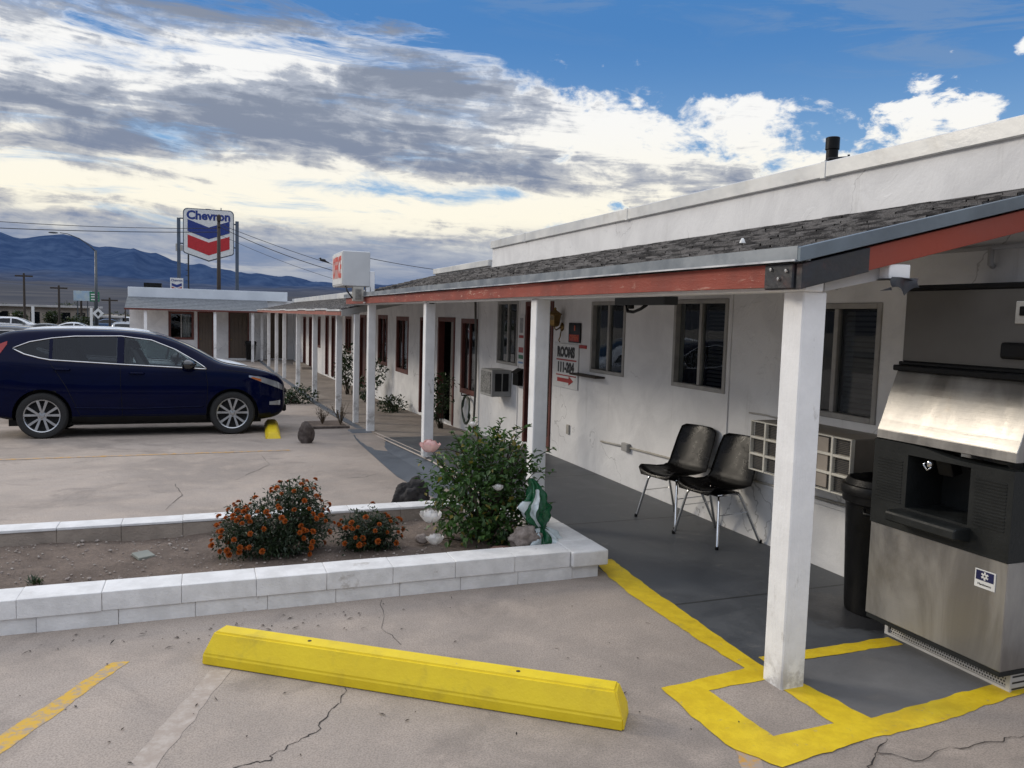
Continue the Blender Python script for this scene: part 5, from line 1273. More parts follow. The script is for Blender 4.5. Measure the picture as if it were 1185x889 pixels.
b = MB(); b.tube([(1.0, 61.9, 7.6), (1.35, 61.9, 7.95), (1.7, 61.9, 7.4)], .012, 5); b.done('wire_drop', M['greypole'], up)
tp = thing('antenna_pole', 'thin dark pole with short rungs left of the wooden pole behind the end block', 'pole', (-1.15, 66, -1.0))
b = MB(); b.tube([(-1.15, 66, -1.0), (-1.15, 66, 5.9)], .06, 8); b.done('pole', M['wire'], tp)
b = MB()
for z in (5.2, 4.7, 4.3, 3.9): b.box(-1.35, -1.15, 65.97, 66.03, z-.02, z+.02)
b.done('rung', M['wire'], tp)
# wires
def wire(label, a, c, sag, r, name='power_line'):
    b = MB(); a, c = Vector(a), Vector(c); P = []
    for i in range(25):
        t_ = i/24; p = a.lerp(c, t_); p.z -= sag*4*t_*(1-t_); P.append(p)
    b.tube(P, r, 5); return solo(name, b, M['wire'], label, 'power line', tuple((a+c)/2), 'overhead power lines')
wire('upper of two overhead lines running left from the wooden pole', (.95, 62, 7.62), (-34, 66, 9.0), .9, .022)
wire('lower of two overhead lines running left from the wooden pole', (.95, 62, 7.35), (-34, 66, 7.6), .6, .028)
wire('upper overhead line sloping down right from the wooden pole', (.95, 62, 7.95), (9.3, 58, 5.0), .12, .02)
wire('thick overhead line sloping down right, with a bird above it', (.95, 62, 7.75), (9.3, 58, 4.6), .25, .026)
wire('faint lowest overhead line sloping down right behind the shield sign', (.95, 62, 7.2), (9.3, 58, 4.0), .2, .014)
wire('short service line from behind the box sign down to the parapet', (2.56, 14.5, 2.79), (4.3, 15.6, 2.68), .015, .006)
# bird
bd_ = MB(); bd_.blob((7.89, 58.7, 5.52), (.22, .10, .10), 3, 2, .08); bd_.blob((7.72, 58.7, 5.62), (.08, .07, .075), 2, 5, .05); bd_.tube([(8.02, 58.7, 5.48), (8.35, 58.7, 5.34)], [.06, .03], 6); bd_.tube([(7.66, 58.7, 5.62), (7.56, 58.7, 5.60)], [.025, .005], 5); bd_.tube([(7.88, 58.7, 5.45), (7.88, 58.7, 5.36)], .012, 4)
solo('bird', bd_, M['bird'], 'small dark bird perched on the overhead line left of the box sign', 'bird', (7.88, 58.7, 5.36), smooth=True)
bq = MB(); bq.blob((3.55, 13.6, 2.63), (.055, .025, .025), 3, 2, .08); bq.blob((3.60, 13.6, 2.655), (.02, .018, .018), 2, 5, .05); bq.tube([(3.51, 13.6, 2.62), (3.45, 13.6, 2.60)], [.014, .006], 6); bq.tube([(3.615, 13.6, 2.655), (3.64, 13.6, 2.65)], [.006, .001], 5); bq.tube([(3.55, 13.6, 2.61), (3.55, 13.6, 2.45)], .008, 5)
# ------------------------------------------------------------------ distant town
sl_ = thing('street_lamp', 'tall grey street lamp with a long curved arm reaching left', 'street lamp', (-7.9, 70, -1.0))
b = MB(); b.tube([(-7.9, 70, -1.06), (-7.88, 70, 6.1)], [.13, .09], 10); b.done('pole', M['greypole'], sl_, smooth=True)
b = MB(); b.tube([(-7.88, 70, 6.0), (-8.3, 70, 6.45), (-9.0, 70, 6.95), (-9.8, 70, 7.25), (-10.3, 70, 7.3)], [.045, .04, .035, .03, .03], 8); b.done('arm', M['greypole'], sl_, smooth=True)
b = MB(); b.blob((-10.75, 70, 7.28), (.34, .13, .07), 3, 1, .05); b.done('lamp_head', M['greypole'], sl_, smooth=True)
def upole(label, x, y, zt2, arms=1, r=.13):
    t = thing('utility_pole', label, 'utility pole', (x, y, -1.0), 'utility poles')
    b = MB(); b.tube([(x, y, -1.06), (x, y, zt2)], [r, r*.7], 8); b.done('pole', M['polewood'], t)
    for k in range(arms):
        b = MB(); b.box(x-.75, x+.75, y-.08, y+.08, zt2-.35-k*.6, zt2-.2-k*.6); b.done('crossarm', M['polewood'], t)
    return t
upole('tallest distant utility pole with a crossarm, at the far left', -16.4, 90, 4.8); upole('distant utility pole standing second from the left', -13.43, 90, 3.75); upole('short distant utility pole behind the billboard', -11.75, 92, 3.35, 0); upole('distant utility pole just left of the end block', -8.95, 90, 2.7)
upole('slim distant pole between far parked cars and the end block', -8.2, 98, 1.9, 0, .09)
bb_ = thing('billboard', 'pale blue billboard far off beside the green road sign', 'billboard', (-11.3, 91, -1.0))
b = MB(); b.box(-12.3, -10.65, 91, 91.1, 2.3, 3.30, .01); b.done('panel', mat('billboard_print', (.30, .42, .55), (.42, .50, .52), scale=2, rough=.6, dirt=(.22, .30, .24), dscale=3), bb_); b = MB(); b.box(-12.0, -11.9, 91.02, 91.12, -1, 2.3); b.box(-11.1, -11.0, 91.02, 91.12, -1, 2.3); b.done('support', M['greypole'], bb_)
gs = thing('road_sign', 'green highway sign with white marks on the street lamp line', 'road sign', (-10.3, 89, -1.0))
b = MB(); b.box(-10.62, -9.75, 89, 89.06, 2.25, 3.20, .01); b.done('panel', M['greensign'], gs); b = MB()
for z in (2.95, 2.72, 2.45): b.box(-10.50, -9.87, 88.985, 88.998, z-.06, z+.06)
b.done('white_marks', M['white'], gs); b = MB(); b.box(-10.25, -10.15, 89.06, 89.14, -1, 3.2); b.done('post', M['greypole'], gs)
ds = thing('diamond_sign', 'small white diamond shaped sign seen from behind on the lamp line', 'road sign', (-7.6, 68, -1.0))
b = MB(); b.prism([(-7.95, 1.25), (-7.55, 1.65), (-7.15, 1.25), (-7.55, .85)], 'y', 67.97, 68.0); b.done('panel', M['white'], ds); b = MB(); b.prism([(-7.70, 1.25), (-7.55, 1.42), (-7.40, 1.25), (-7.55, 1.02)], 'y', 67.95, 67.968); b.done('dark_mark', M['blacktxt'], ds); b = MB(); b.box(-7.58, -7.52, 68.0, 68.05, -1, 1.6); b.done('post', M['greypole'], ds)
for k, (x, y, h, lab) in enumerate(((-15.0, 86, 1.6, 'white short post far left between parked cars'), (-9.9, 84, 1.6, 'white short post far off below the billboard'))):
    solo('marker_post', MB().box(x-.11, x+.11, y-.11, y+.11, -1.05, h, .02), M['white'], lab, 'post', (x, y, -1.05), 'white posts along the street')
def hut(name, label, x0, x1, y0, y1, h, wm, rm, nwin, doorx=None):
    t = thing(name, label, 'building', ((x0+x1)/2, y0, -1.06))
    b = MB(); b.box(x0, x1, y0, y1, -1.06, h, .01); b.done('wall', wm, t)
    b = MB(); b.box(x0-.3, x1+.3, y0-.5, y1+.3, h, h+.22, .02); b.done('roof', rm, t)
    L = (x1-x0)/nwin
    for i in range(nwin):
        b = MB(); xa = x0+L*(i+.2); b.box(xa, xa+L*.6, y0-.04, y0+.02, .0 if i % 3 else -1.0, h-.5); b.done('window', M['carglass'], t)
    return t
hut('roadside_building', 'long low dark building with a pale flat roof edge, far left', -21.5, -11.6, 96, 106, 1.55, M['wallmid'], M['wallgrey'], 7)
hut('roadside_building', 'small pale building at the far left edge of the street', -26.5, -22.2, 94, 101, 1.7, M['wallgrey'], M['white'], 3)
hut('roadside_building', 'white low shed behind the far parked cars', -11.0, -8.9, 100, 104, .55, M['white'], M['wallgrey'], 2)
hut('roadside_building', 'wide distant bluish building beside the end block', -9.0, -3.5, 150, 160, 1.2, M['wallgrey'], M['ltblue'], 4)
def tree(label, x, y, h, r, seed, n=700, leaf=.32):
    t = thing('tree', label, 'tree', (x, y, -1.06), 'trees in the distant town')
    q = random.Random(seed); b = MB(); b.tube([(x, y, -1.06), (x+.05, y, -1.06+h*.4), (x+.1, y, -1.06+h*.7)], [r*.12, r*.09, r*.03], 7)
    for i in range(5):
        a = q.uniform(0, 6.28); b.tube([(x, y, -1.06+h*.35), (x+math.cos(a)*r*.6, y+math.sin(a)*r*.6, -1.06+h*.7)], [r*.05, r*.02], 5)
    b.done('trunk', M['polewood'], t)
    el = [((x+q.uniform(-.5, .5)*r, y+q.uniform(-.5, .5)*r, -1.06+h*q.uniform(.5, .8)), (r*q.uniform(.45, .7), r*q.uniform(.45, .7), h*q.uniform(.16, .26))) for i in range(6)]
    b = MB(); foliage(b, el, n, leaf, leaf*.6, seed, .5, .1); b.done('crown', M['tree_leaf'], t, kind='leaf'); return t
for k, (x, y, h, r, lab) in enumerate(((-20.5, 93, 2.6, 1.3, 'rounded tree in front of the long dark building, left of the tallest pole'), (-17.3, 92, 2.2, 1.0, 'small tree in front of the long dark building by the tallest pole'), (-14.4, 93, 2.3, 1.0, 'small tree between the second distant pole and the billboard'), (-12.0, 90, 1.9, .9, 'dark bush sized tree under the billboard'), (-11.0, 88, 1.6, .8, 'dark low tree left of the white shed'), (-23.5, 110, 3.4, 2.0, 'larger tree behind the pale far left building'), (-7.4, 120, 3.2, 1.5, 'bare looking tree beside the end block corner'), (-18, 125, 3.4, 2.2, 'broad tree behind the long dark building'))):
    tree(lab, x, y, h, r, 70+k)

b = MB(); q = random.Random(91)
for i in range(420):
    y = 112+q.random()**2*420; x = q.uniform(-.42, .12)*y; r = q.uniform(.5, 1.3); h = q.uniform(.5, 1.4)
    for k in range(34):
        d = Vector((q.uniform(-1, 1), q.uniform(-1, 1), q.uniform(0, 1))).normalized(); b.leaf(Vector((x+d.x*r*.7, y+d.y*r*.7, -1.0+d.z*h)), d, Vector((0, 0, 1)), .5, .3)
o = solo('desert_scrub', b, M['tree_leaf'], 'low desert scrub dotting the far ground beyond the street', 'scrub', (-30, 200, -1.0), kind='leaf'); o['kind'] = 'stuff'
b = MB(); q = random.Random(92)
for i in range(170):
    if i < 70: x, y = q.gauss(.1, .5), 4.62-abs(q.gauss(0, .22))
    else: x, y = q.uniform(-2.5, 2.4), q.uniform(2.2, 4.7)
    b.leaf(Vector((x, y, .0035)), Vector((q.uniform(-1, 1), q.uniform(-1, 1), .08)).normalized(), Vector((0, 0, 1)), q.uniform(.006, .03) if i % 6 else .045, q.uniform(.004, .012))
o = solo('leaf_litter', b, mat('dry_litter', (.075, .055, .04), (.03, .026, .022), scale=30, rough=.9), 'scattered dry leaf bits on the concrete before the planter', 'leaf litter', (0, 4, 0), kind='leaf'); o['kind'] = 'stuff'
# ------------------------------------------------------------------ cars
def apply_bool(o, cutter):
    md = o.modifiers.new('b', 'BOOLEAN'); md.operation = 'DIFFERENCE'; md.solver = 'EXACT'; md.object = cutter
def ev_mesh(o):
    dg = bpy.context.evaluated_depsgraph_get(); dg.update(); return bpy.data.meshes.new_from_object(o.evaluated_get(dg))
SUV = dict(L=4.53, W=.905, wheels=(-.85, -3.52), R=.345, arch=.395, wb=.20,
  st=[0, -.05, -.16, -.34, -.55, -.80, -1.04, -1.30, -1.66, -2.05, -2.5, -3.0, -3.45, -3.80, -4.08, -4.30, -4.44, -4.53],
  top=[.78, .88, .975, 1.035, 1.085, 1.12, 1.16, 1.335, 1.515, 1.635, 1.665, 1.672, 1.665, 1.645, 1.61, 1.46, 1.16, .98],
  belt=[.72, .82, .92, .985, 1.03, 1.055, 1.075, 1.085, 1.085, 1.095, 1.11, 1.13, 1.16, 1.19, 1.21, 1.15, 1.05, .95],
  w=[.58, .69, .79, .85, .885, .90, .905, .905, .905, .905, .905, .905, .90, .89, .87, .83, .78, .70],
  wr=[.50, .60, .68, .72, .73, .74, .74, .73, .70, .685, .685, .685, .68, .67, .66, .66, .68, .62],
  bot=[.42, .32, .25, .22, .20, .20, .20, .20, .20, .20, .20, .20, .21, .24, .29, .35, .42, .50])
SED = dict(L=4.6, W=.90, wheels=(-.92, -3.65), R=.325, arch=.37, wb=.16,
  st=[0, -.05, -.16, -.4, -.7, -1.0, -1.3, -1.62, -1.95, -2.3, -2.75, -3.15, -3.5, -3.85, -4.2, -4.45, -4.57, -4.6],
  top=[.62, .68, .76, .83, .88, .92, .96, 1.14, 1.33, 1.43, 1.45, 1.42, 1.31, 1.15, 1.06, 1.03, .95, .85],
  belt=[.58, .64, .72, .79, .84, .87, .89, .90, .91, .915, .92, .93, .94, .95, .96, .95, .88, .80],
  w=[.58, .69, .79, .85, .885, .90, .90, .90, .90, .90, .90, .90, .895, .885, .86, .80, .74, .68],
  wr=[.50, .60, .68, .72, .73, .74, .72, .66, .60, .585, .585, .585, .60, .65, .70, .68, .62, .58],
  bot=[.38, .28, .22, .19, .17, .17, .17, .17, .17, .17, .17, .17, .18, .20, .25, .30, .38, .45])
def build_body(P, name, paint, parent, sub=2, arches=True):
    b = MB(); rings = []
    for i, x in enumerate(P['st']):
        t_, be, w, wr, bo = P['top'][i], P['belt'][i], P['w'][i], P['wr'][i], P['bot'][i]
        gh = t_-be > .12
        pr = [(0, bo), (w*.55, bo), (w*.90, bo+.01), (w*.965, bo+.09), (w*.995, bo+(be-bo)*.42), (w*1.0, bo+(be-bo)*.66), (w*.985, be-.05), (w*.955, be)]
        if gh: pr += [((w*.95+wr)/2+.02, (be+t_-.06)/2), (wr+.02, t_-.075), (wr-.05, t_-.022), (wr*.5, t_+.0), (0, t_+.008)]
        else: pr += [(w*.93, be+(t_-be)*.45), (w*.86, be+(t_-be)*.72), (w*.72, be+(t_-be)*.90), (w*.40, t_-.003), (0, t_)]
        full = pr + [(-y, z) for y, z in pr[-2:0:-1]]
        rings.append([b.bm.verts.new((x, y, z)) for y, z in full])
    n = len(rings[0])
    for A, B in zip(rings, rings[1:]):
        for k in range(n): b.bm.faces.new((A[k], A[(k+1) % n], B[(k+1) % n], B[k]))
    for R_ in (rings[0], rings[-1]):
        h = len(R_)//2
        # cap as strips between the two halves
        for k in range(h):
            a, c, d, e = R_[k], R_[k+1], R_[(-k-1) % n], R_[(-k) % n]
            q = []
            for v in (a, c, d, e):
                if v not in q: q.append(v)
            if len(q) >= 3:
                try: b.bm.faces.new(q)
                except ValueError: pass
    o = b.done(name, paint, parent, world=False, smooth=True)
    md = o.modifiers.new('s', 'SUBSURF'); md.levels = sub; md.render_levels = sub
    cut = None
    me = ev_mesh(o); o.modifiers.clear(); o.data = me
    bm = bmesh.new(); bm.from_mesh(me); bvh = BVHTree.FromBMesh(bm); bm.free()
    if arches:
        c = MB()
        for wx in P['wheels']:
            for s in (-1, 1):
                q = MB(); q.lathe([(0, s*.58), (P['arch'], s*.58), (P['arch'], s*1.2), (0, s*1.2)], 40, (wx, 0, P['R']), 'y'); bmesh.ops.remove_doubles(q.bm, verts=q.bm.verts, dist=1e-4); bmesh.ops.recalc_face_normals(q.bm, faces=q.bm.faces)
                me2 = bpy.data.meshes.new('c'); q.bm.to_mesh(me2); q.bm.free(); c.bm.from_mesh(me2)
        co = c.done('cut', M['black'], None, world=False); co.parent = None
        co.matrix_world = parent.matrix_world.copy()
        o.data.materials.append(M['black'])
        apply_bool(o, co); me = ev_mesh(o); o.modifiers.clear(); o.data = me; bpy.data.objects.remove(co)
        for p in o.data.polygons:
            cz = p.center
            near_arch = any(((p.center.x-wx)**2+(p.center.z-P['R'])**2)**.5 < P['arch']+.004 and abs(p.center.y) > .55 for wx in P['wheels'])
            if near_arch: p.material_index = 1
            if p.center.z < P['wb']+.13 and -P['L']+.3 < p.center.x < -.1: p.material_index = 1
            p.use_smooth = True
        o.data.set_sharp_from_angle(angle=math.radians(38))
    return o, bvh
def side_patch(bvh, poly_top, poly_bot, x0, x1, s, off=.004, nx=22, nz=8):
    """grid between two (x,z) polylines, dropped on the car side"""
    b = MB(); poly_top = sorted(poly_top); poly_bot = sorted(poly_bot)
    def f(u, v):
        x = x0+(x1-x0)*u; a, c = interp(poly_bot, x), interp(poly_top, x); z = a+(c-a)*v
        hit = bvh.ray_cast(Vector((x, s*2, z)), Vector((0, -s, 0)))
        y = hit[0].y if hit[0] else s*.6
        return (x, y+s*off, z)
    b.grid(f, nx, nz); return b
def side_line(bvh, pts, s, r, off=.002, step=.06):
    P = []
    for a, c in zip(pts, pts[1:]):
        n = max(1, int(math.hypot(c[0]-a[0], c[1]-a[1])/step))
        for k in range(n): t_ = k/n; P.append((a[0]+(c[0]-a[0])*t_, a[1]+(c[1]-a[1])*t_))
    P.append(pts[-1]); Q = []
    for x, z in P:
        hit = bvh.ray_cast(Vector((x, s*2, z)), Vector((0, -s, 0))); y = hit[0].y if hit[0] else s*.6
        Q.append((x, y+s*off, z))
    b = MB(); b.tube(Q, r, 6); return b
def wheel(parent, x, s, R, W=.905, spokes=5):
    """s: side sign; outer face at s*W"""
    yo = s*(W-.01)
    b = MB(); pr = [(R*.70, -.205), (R*.93, -.20), (R*.985, -.17), (R, -.14), (R, -.06), (R*.985, -.03), (R*.93, -.004), (R*.80, .002), (R*.715, -.012)]
    b.lathe([(r, yo+s*h) for r, h in pr], 48, (x, 0, R), 'y'); t = b.done('wheel', M['tyre'], parent, world=False, smooth=True, auto=40)
    Rr = R*.715
    b = MB(); b.lathe([(Rr, yo-s*.19), (Rr*1.0, yo-s*.012), (Rr*.985, yo-s*.004), (Rr*.93, yo-s*.010), (Rr*.90, yo-s*.05), (Rr*.88, yo-s*.17)], 48, (x, 0, R), 'y')
    for k in range(spokes):
        for d in (-.14, .14):
            a = 2*PI*k/spokes+.3; a1 = a+d*.55; a2 = a+d*1.9
            pts_in = [(.055, a1-.35), (.055, a1+.35)]; w_in, w_out = .013, .019
            ci, co_ = Vector((math.cos(a1), math.sin(a1)))*Rr*.16, Vector((math.cos(a2), math.sin(a2)))*Rr*.95
            dr = (co_-ci).normalized(); nr = Vector((-dr.y, dr.x))
            q = [ci+nr*w_in, co_+nr*w_out, co_-nr*w_out, ci-nr*w_in]
            f = [b.bm.verts.new((x+p.x, yo-s*(.018 if i in (0, 3) else .010), R+p.y)) for i, p in enumerate(q)]
            g = [b.bm.verts.new((x+p.x*.99, yo-s*.05, R+p.y*.99)) for p in q]
            b.bm.faces.new(f)
            for i in range(4): b.bm.faces.new((f[i], f[(i+1) % 4], g[(i+1) % 4], g[i]))
    b.lathe([(0, yo-s*.006), (.03, yo-s*.008), (.035, yo-s*.02), (.06, yo-s*.022), (.065, yo-s*.05)], 20, (x, 0, R), 'y')
    b.done('rim', M['rim'], t, world=False)
    b = MB(); b.lathe([(0, yo-s*.10), (Rr*.9, yo-s*.10)], 24, (x, 0, R), 'y'); b.done('brake_disc', M['tyre'], t, world=False)
    return t
def suv(label, loc, rot, paint, group=None, detail=True, name='parked_car'):
    t = thing(name, label, 'car', (0, 0, 0), group)
    P = SUV
    body, bvh = build_body(P, 'body', paint, t)
    DT = [(-3.90, 1.352), (-3.69, 1.445), (-3.40, 1.505), (-3.10, 1.538), (-2.47, 1.552), (-2.04, 1.497), (-1.69, 1.352), (-1.40, 1.175), (-1.235, 1.058)]
    DB = [(-3.90, 1.340), (-3.75, 1.262), (-3.55, 1.205), (-3.41, 1.178), (-2.46, 1.118), (-1.235, 1.050)]
    cuts = MB()
    for x0, x1 in ((-3.87, -3.43), (-3.385, -2.515), (-2.42, -1.27)):
        n_ = 14; X_ = [x0+(x1-x0)*i/n_ for i in range(n_+1)]
        dt_, db_ = sorted(DT), sorted(DB)
        pr_ = [(x, interp(db_, x)+.008) for x in X_]+[(x, max(interp(dt_, x)-.008, interp(db_, x)+.012)) for x in reversed(X_)]
        cuts.prism(pr_, 'y', -1.1, 1.1)
    co = cuts.done('cut', M['black'], None, world=False)
    body.data.materials.append(M['black'])
    apply_bool(body, co); me = ev_mesh(body); body.modifiers.clear(); body.data = me; bpy.data.objects.remove(co)
    for p in body.data.polygons:
        c_ = p.center
        if -3.9 < c_.x < -1.24 and abs(p.normal.y) < .3 and abs(c_.y) < .45 and interp(sorted(DB), c_.x)-.03 < c_.z < interp(sorted(DT), c_.x)+.02: p.material_index = 1; p.use_smooth = False
    for s in (-1, 1):
        for nm, x0, x1 in (('quarter_window', -3.885, -3.42), ('rear_door_window', -3.395, -2.505), ('front_door_window', -2.43, -1.245)):
            side_patch(bvh, DT, DB, x0, x1, s, -.006).done('side_window', M['tint_front' if nm[0] == 'f' else 'tint_rear'], t, world=False, smooth=True)
        side_line(bvh, DB, s, .011, .005).done('chrome_trim', M['chrome'], t, world=False, smooth=True)
        side_line(bvh, DT, s, .009, .005).done('chrome_trim', M['chrome'], t, world=False, smooth=True)
        seams = [[(-2.47, 1.10), (-2.46, .7), (-2.44, .34)], [(-3.42, 1.15), (-3.30, .95), (-3.20, .78), (-3.10, .55), (-3.02, .34)], [(-1.25, 1.02), (-1.22, .8), (-1.24, .34)], [(-3.02, .34), (-1.24, .34)], [(-1.05, 1.05), (-.6, .99), (-.25, .86)]]
        for q in seams: side_line(bvh, q, s, .004, -.001).done('panel_seam', M['black'], t, world=False)
        side_line(bvh, [(-3.1, .46), (-2.2, .44), (-1.28, .46)], s, .012, .0).done('door_crease', paint, t, world=False, smooth=True)
        for hx, hz in ((-3.25, 1.04), (-2.24, .985)):
            hit = bvh.ray_cast(Vector((hx, s*2, hz)), Vector((0, -s, 0))); y = hit[0].y if hit[0] else s*.88
            b = MB(); b.tube([(hx-.10, y-s*.005, hz), (hx-.085, y+s*.03, hz), (hx+.085, y+s*.03, hz-.005), (hx+.10, y-s*.005, hz-.006)], .016, 8); b.done('door_handle', paint, t, world=False, smooth=True)
        b = MB(); b.blob((-1.50, s*.99, 1.115), (.10, .115, .085), 3, 2, .08, 1.2); b.tube([(-1.43, s*.82, 1.06), (-1.47, s*.92, 1.08)], .03, 8); b.done('wing_mirror', M['carblack'], t, world=False, smooth=True)
        # headlight, fog lamp, tail lamp
        side_patch(bvh, [(-.62, .955), (-.40, .925), (-.15, .845), (-.05, .78)], [(-.62, .930), (-.40, .84), (-.15, .745), (-.05, .70)], -.60, -.06, s, .006, 14, 5).done('headlight', M['lens'], t, world=False, smooth=True)
        side_patch(bvh, [(-.58, .930), (-.40, .89)], [(-.58, .915), (-.40, .845)], -.56, -.41, s, .010, 6, 3).done('turn_signal', M['amber'], t, world=False, smooth=True)
        side_patch(bvh, [(-.30, .52), (-.10, .54)], [(-.30, .47), (-.10, .46)], -.28, -.10, s, .008, 6, 3).done('fog_lamp', M['lens'], t, world=False, smooth=True)
        side_patch(bvh, [(-4.40, 1.14), (-4.1, 1.40), (-3.96, 1.46)], [(-4.40, .92), (-4.1, 1.20), (-3.96, 1.44)], -4.40, -3.98, s, .006, 10, 5).done('tail_light', M['redlens'], t, world=False, smooth=True)
    for wx in P['wheels']:
        for s in (-1, 1): wheel(t, wx, s, P['R'])
    def down(x0, x1, w0, w1, nm, m, off=.005):
        b = MB()
        def f(u, v):
            x = x0+(x1-x0)*u; w = w0+(w1-w0)*u; y = (v*2-1)*w
            h = bvh.ray_cast(Vector((x, y, 3)), Vector((0, 0, -1))); return (x, y, (h[0].z if h[0] else 1)+off)
        b.grid(f, 12, 12); return b.done(nm, m, t, world=False, smooth=True)
    down(-1.14, -1.98, .66, .54, 'windshield', M['carglass'])
    down(-4.38, -4.16, .55, .52, 'rear_window', M['carglass'])
    b = MB(); b.tube([(-1.06, .1, 1.115), (-1.10, -.3, 1.13), (-1.16, -.6, 1.145)], .012, 6); b.done('wiper', M['black'], t, world=False)
    for sy in (-.38, .38):
        for sx, nm in ((-2.22, 'seat'), (-3.12, 'seat')):
            b = MB(); b.prism([(sx-.02, 1.07), (sx+.10, 1.07), (sx-.06, 1.36), (sx-.14, 1.36)], 'y', sy-.22, sy+.22, .03)
            b.prism([(sx-.12, 1.36), (sx-.04, 1.36), (sx-.10, 1.50), (sx-.17, 1.50)], 'y', sy-.12, sy+.12, .025); b.done(nm, mat('grey_car_seat', (.10, .10, .105), rough=.8), t, world=False)
    b = MB()
    for k in range(32):
        pass
    ring = [(-1.72+.06*math.cos(a_)*.6, .38+.18*math.sin(a_), 1.12+.17*math.cos(a_)) for a_ in [2*PI*i/24 for i in range(25)]]
    b.tube(ring, .014, 6); b.done('steering_wheel', M['black'], t, world=False)
    b = MB(); b.box(-.05, .012, -.42, .42, .60, .74, .02); b.box(-.06, .014, -.52, .52, .34, .46, .02); b.done('grille', M['black'], t, world=False)
    b = MB(); b.box(.008, .022, -.55, .55, .655, .685, .006); b.done('grille_bar', M['chrome'], t, world=False)
    b = MB(); b.box(-4.0, -.4, -.62, .62, .18, .28); b.done('underbody', M['black'], t, world=False)
    t.location = loc; t.rotation_euler.z = rot; return t
s1 = suv('dark blue SUV with silver alloy wheels parked facing the porch', (1.26, 14.33, zl(14.33)-.006), 0, M['paint'], 'cars parked in the motel lot')
s1.rotation_euler.x = -.047
# black SUV parked beyond, copied part by part
def recolour(t, old, new):
    for o in kids(t):
        if any(m_ == old for m_ in o.data.materials):
            o.data = o.data.copy()
            for i, m_ in enumerate(o.data.materials):
                if m_ == old: o.data.materials[i] = new
s2 = copy_tree(s1); s2.rotation_euler.x = -.025; s2['label'] = 'black SUV almost hidden behind the dark blue one'; s2.location = (-1.6, 21.6, zl(21.6)); s2.scale = (1, 1, 1.06); recolour(s2, M['paint'], M['carblack'])
# sedans
def sedan(label, loc, rot, paint, group, name='parked_car', sub=2):
    t = thing(name, label, 'car', (0, 0, 0), group); P = SED
    body, bvh = build_body(P, 'body', paint, t, sub)
    DT = [(-3.72, 1.10), (-3.5, 1.20), (-3.15, 1.32), (-2.7, 1.36), (-2.3, 1.335), (-1.95, 1.23), (-1.6, 1.04), (-1.38, .93)]
    DB = [(-3.72, 1.0), (-3.4, .965), (-1.38, .92)]
    for s in (-1, 1):
        for x0, x1 in ((-3.68, -2.62), (-2.54, -1.42)): side_patch(bvh, DT, DB, x0, x1, s, .005, 14, 5).done('side_window', M['carglass'], t, world=False, smooth=True)
        b = MB(); b.blob((-1.62, s*.97, .98), (.09, .10, .07), 2, 2, .05); b.tube([(-1.52, s*.80, .94), (-1.56, s*.9, .95)], .025, 6); b.done('wing_mirror', M['black'], t, world=False, smooth=True)
        side_patch(bvh, [(-.5, .80), (-.08, .68)], [(-.5, .74), (-.08, .58)], -.48, -.09, s, .006, 8, 3).done('headlight', M['lens'], t, world=False, smooth=True)
        side_patch(bvh, [(-4.55, .86), (-4.3, .93)], [(-4.55, .72), (-4.3, .80)], -4.54, -4.32, s, .006, 5, 3).done('tail_light', M['redlens'], t, world=False, smooth=True)
    for wx in P['wheels']:
        for s in (-1, 1): wheel(t, wx, s, P['R'], .90)
    def down(x0, x1, w0, w1, nm):
        b = MB()
        def f(u, v):
            x = x0+(x1-x0)*u; w = w0+(w1-w0)*u; y = (v*2-1)*w
            h = bvh.ray_cast(Vector((x, y, 3)), Vector((0, 0, -1))); return (x, y, (h[0].z if h[0] else 1)+.005)
        b.grid(f, 10, 10); b.done(nm, M['carglass'], t, world=False, smooth=True)
    down(-1.38, -2.2, .66, .53, 'windshield'); down(-3.95, -3.2, .62, .53, 'rear_window')
    b = MB(); b.box(-3.9, -.5, -.6, .6, .15, .25); b.done('underbody', M['black'], t, world=False)
    t.location = loc; t.rotation_euler.z = rot; return t
s3 = copy_tree(s1); s3['label'] = 'white SUV beyond the dark blue one, its white hood showing over the blue hood'; s3.location = (1.0, 17.05, zl(17.05)); s3.scale = (1, 1, 1.06); recolour(s3, M['paint'], M['carwhite'])
g = 'distant cars along the street'
w1 = sedan('white sedan on the far street left of the street lamp', (-7.2, 73, -.98), 0, M['carwhite'], g)
# cars on the far street
g = 'distant cars along the street'
specs = [('sedan', M['carblack'], (-11.9, 66, -.98), 0.05, 'dark sedan with pale roof on the far street at the left'),
         ('suv', M['carwhite'], (-13.0, 80, -.98), 0.0, 'white hatchback far left on the street'),
         ('sedan', M['carblack'], (-8.0, 66, -.98), 0.03, 'dark sedan on the far street, right of the white hatchback'),
         ('suv', M['carsilver'], (-5.5, 68, -.98), PI/2, 'silver SUV seen from behind right of the street lamp'),
         ('sedan', M['carsilver'], (-4.6, 78, -.98), PI/2+.1, 'grey sedan next to the end block corner'),
         ('sedan', M['carblue'], (-7.5, 100, -.98), .2, 'blue sedan in the distant car park'),
         ('suv', M['carwhite'], (-5.8, 104, -.98), .1, 'white SUV in the distant car park'),
         ('sedan', M['cartan'], (-9.2, 108, -.98), .1, 'beige sedan farthest away in the distant car park')]
for kind, paint, loc, rot, lab in specs:
    src = s1 if kind == 'suv' else w1
    c = copy_tree(src); c.location = loc; c.rotation_euler = (0, 0, rot); c['label'] = lab; c['group'] = g
    recolour(c, M['paint'] if kind == 'suv' else M['carwhite'], paint)

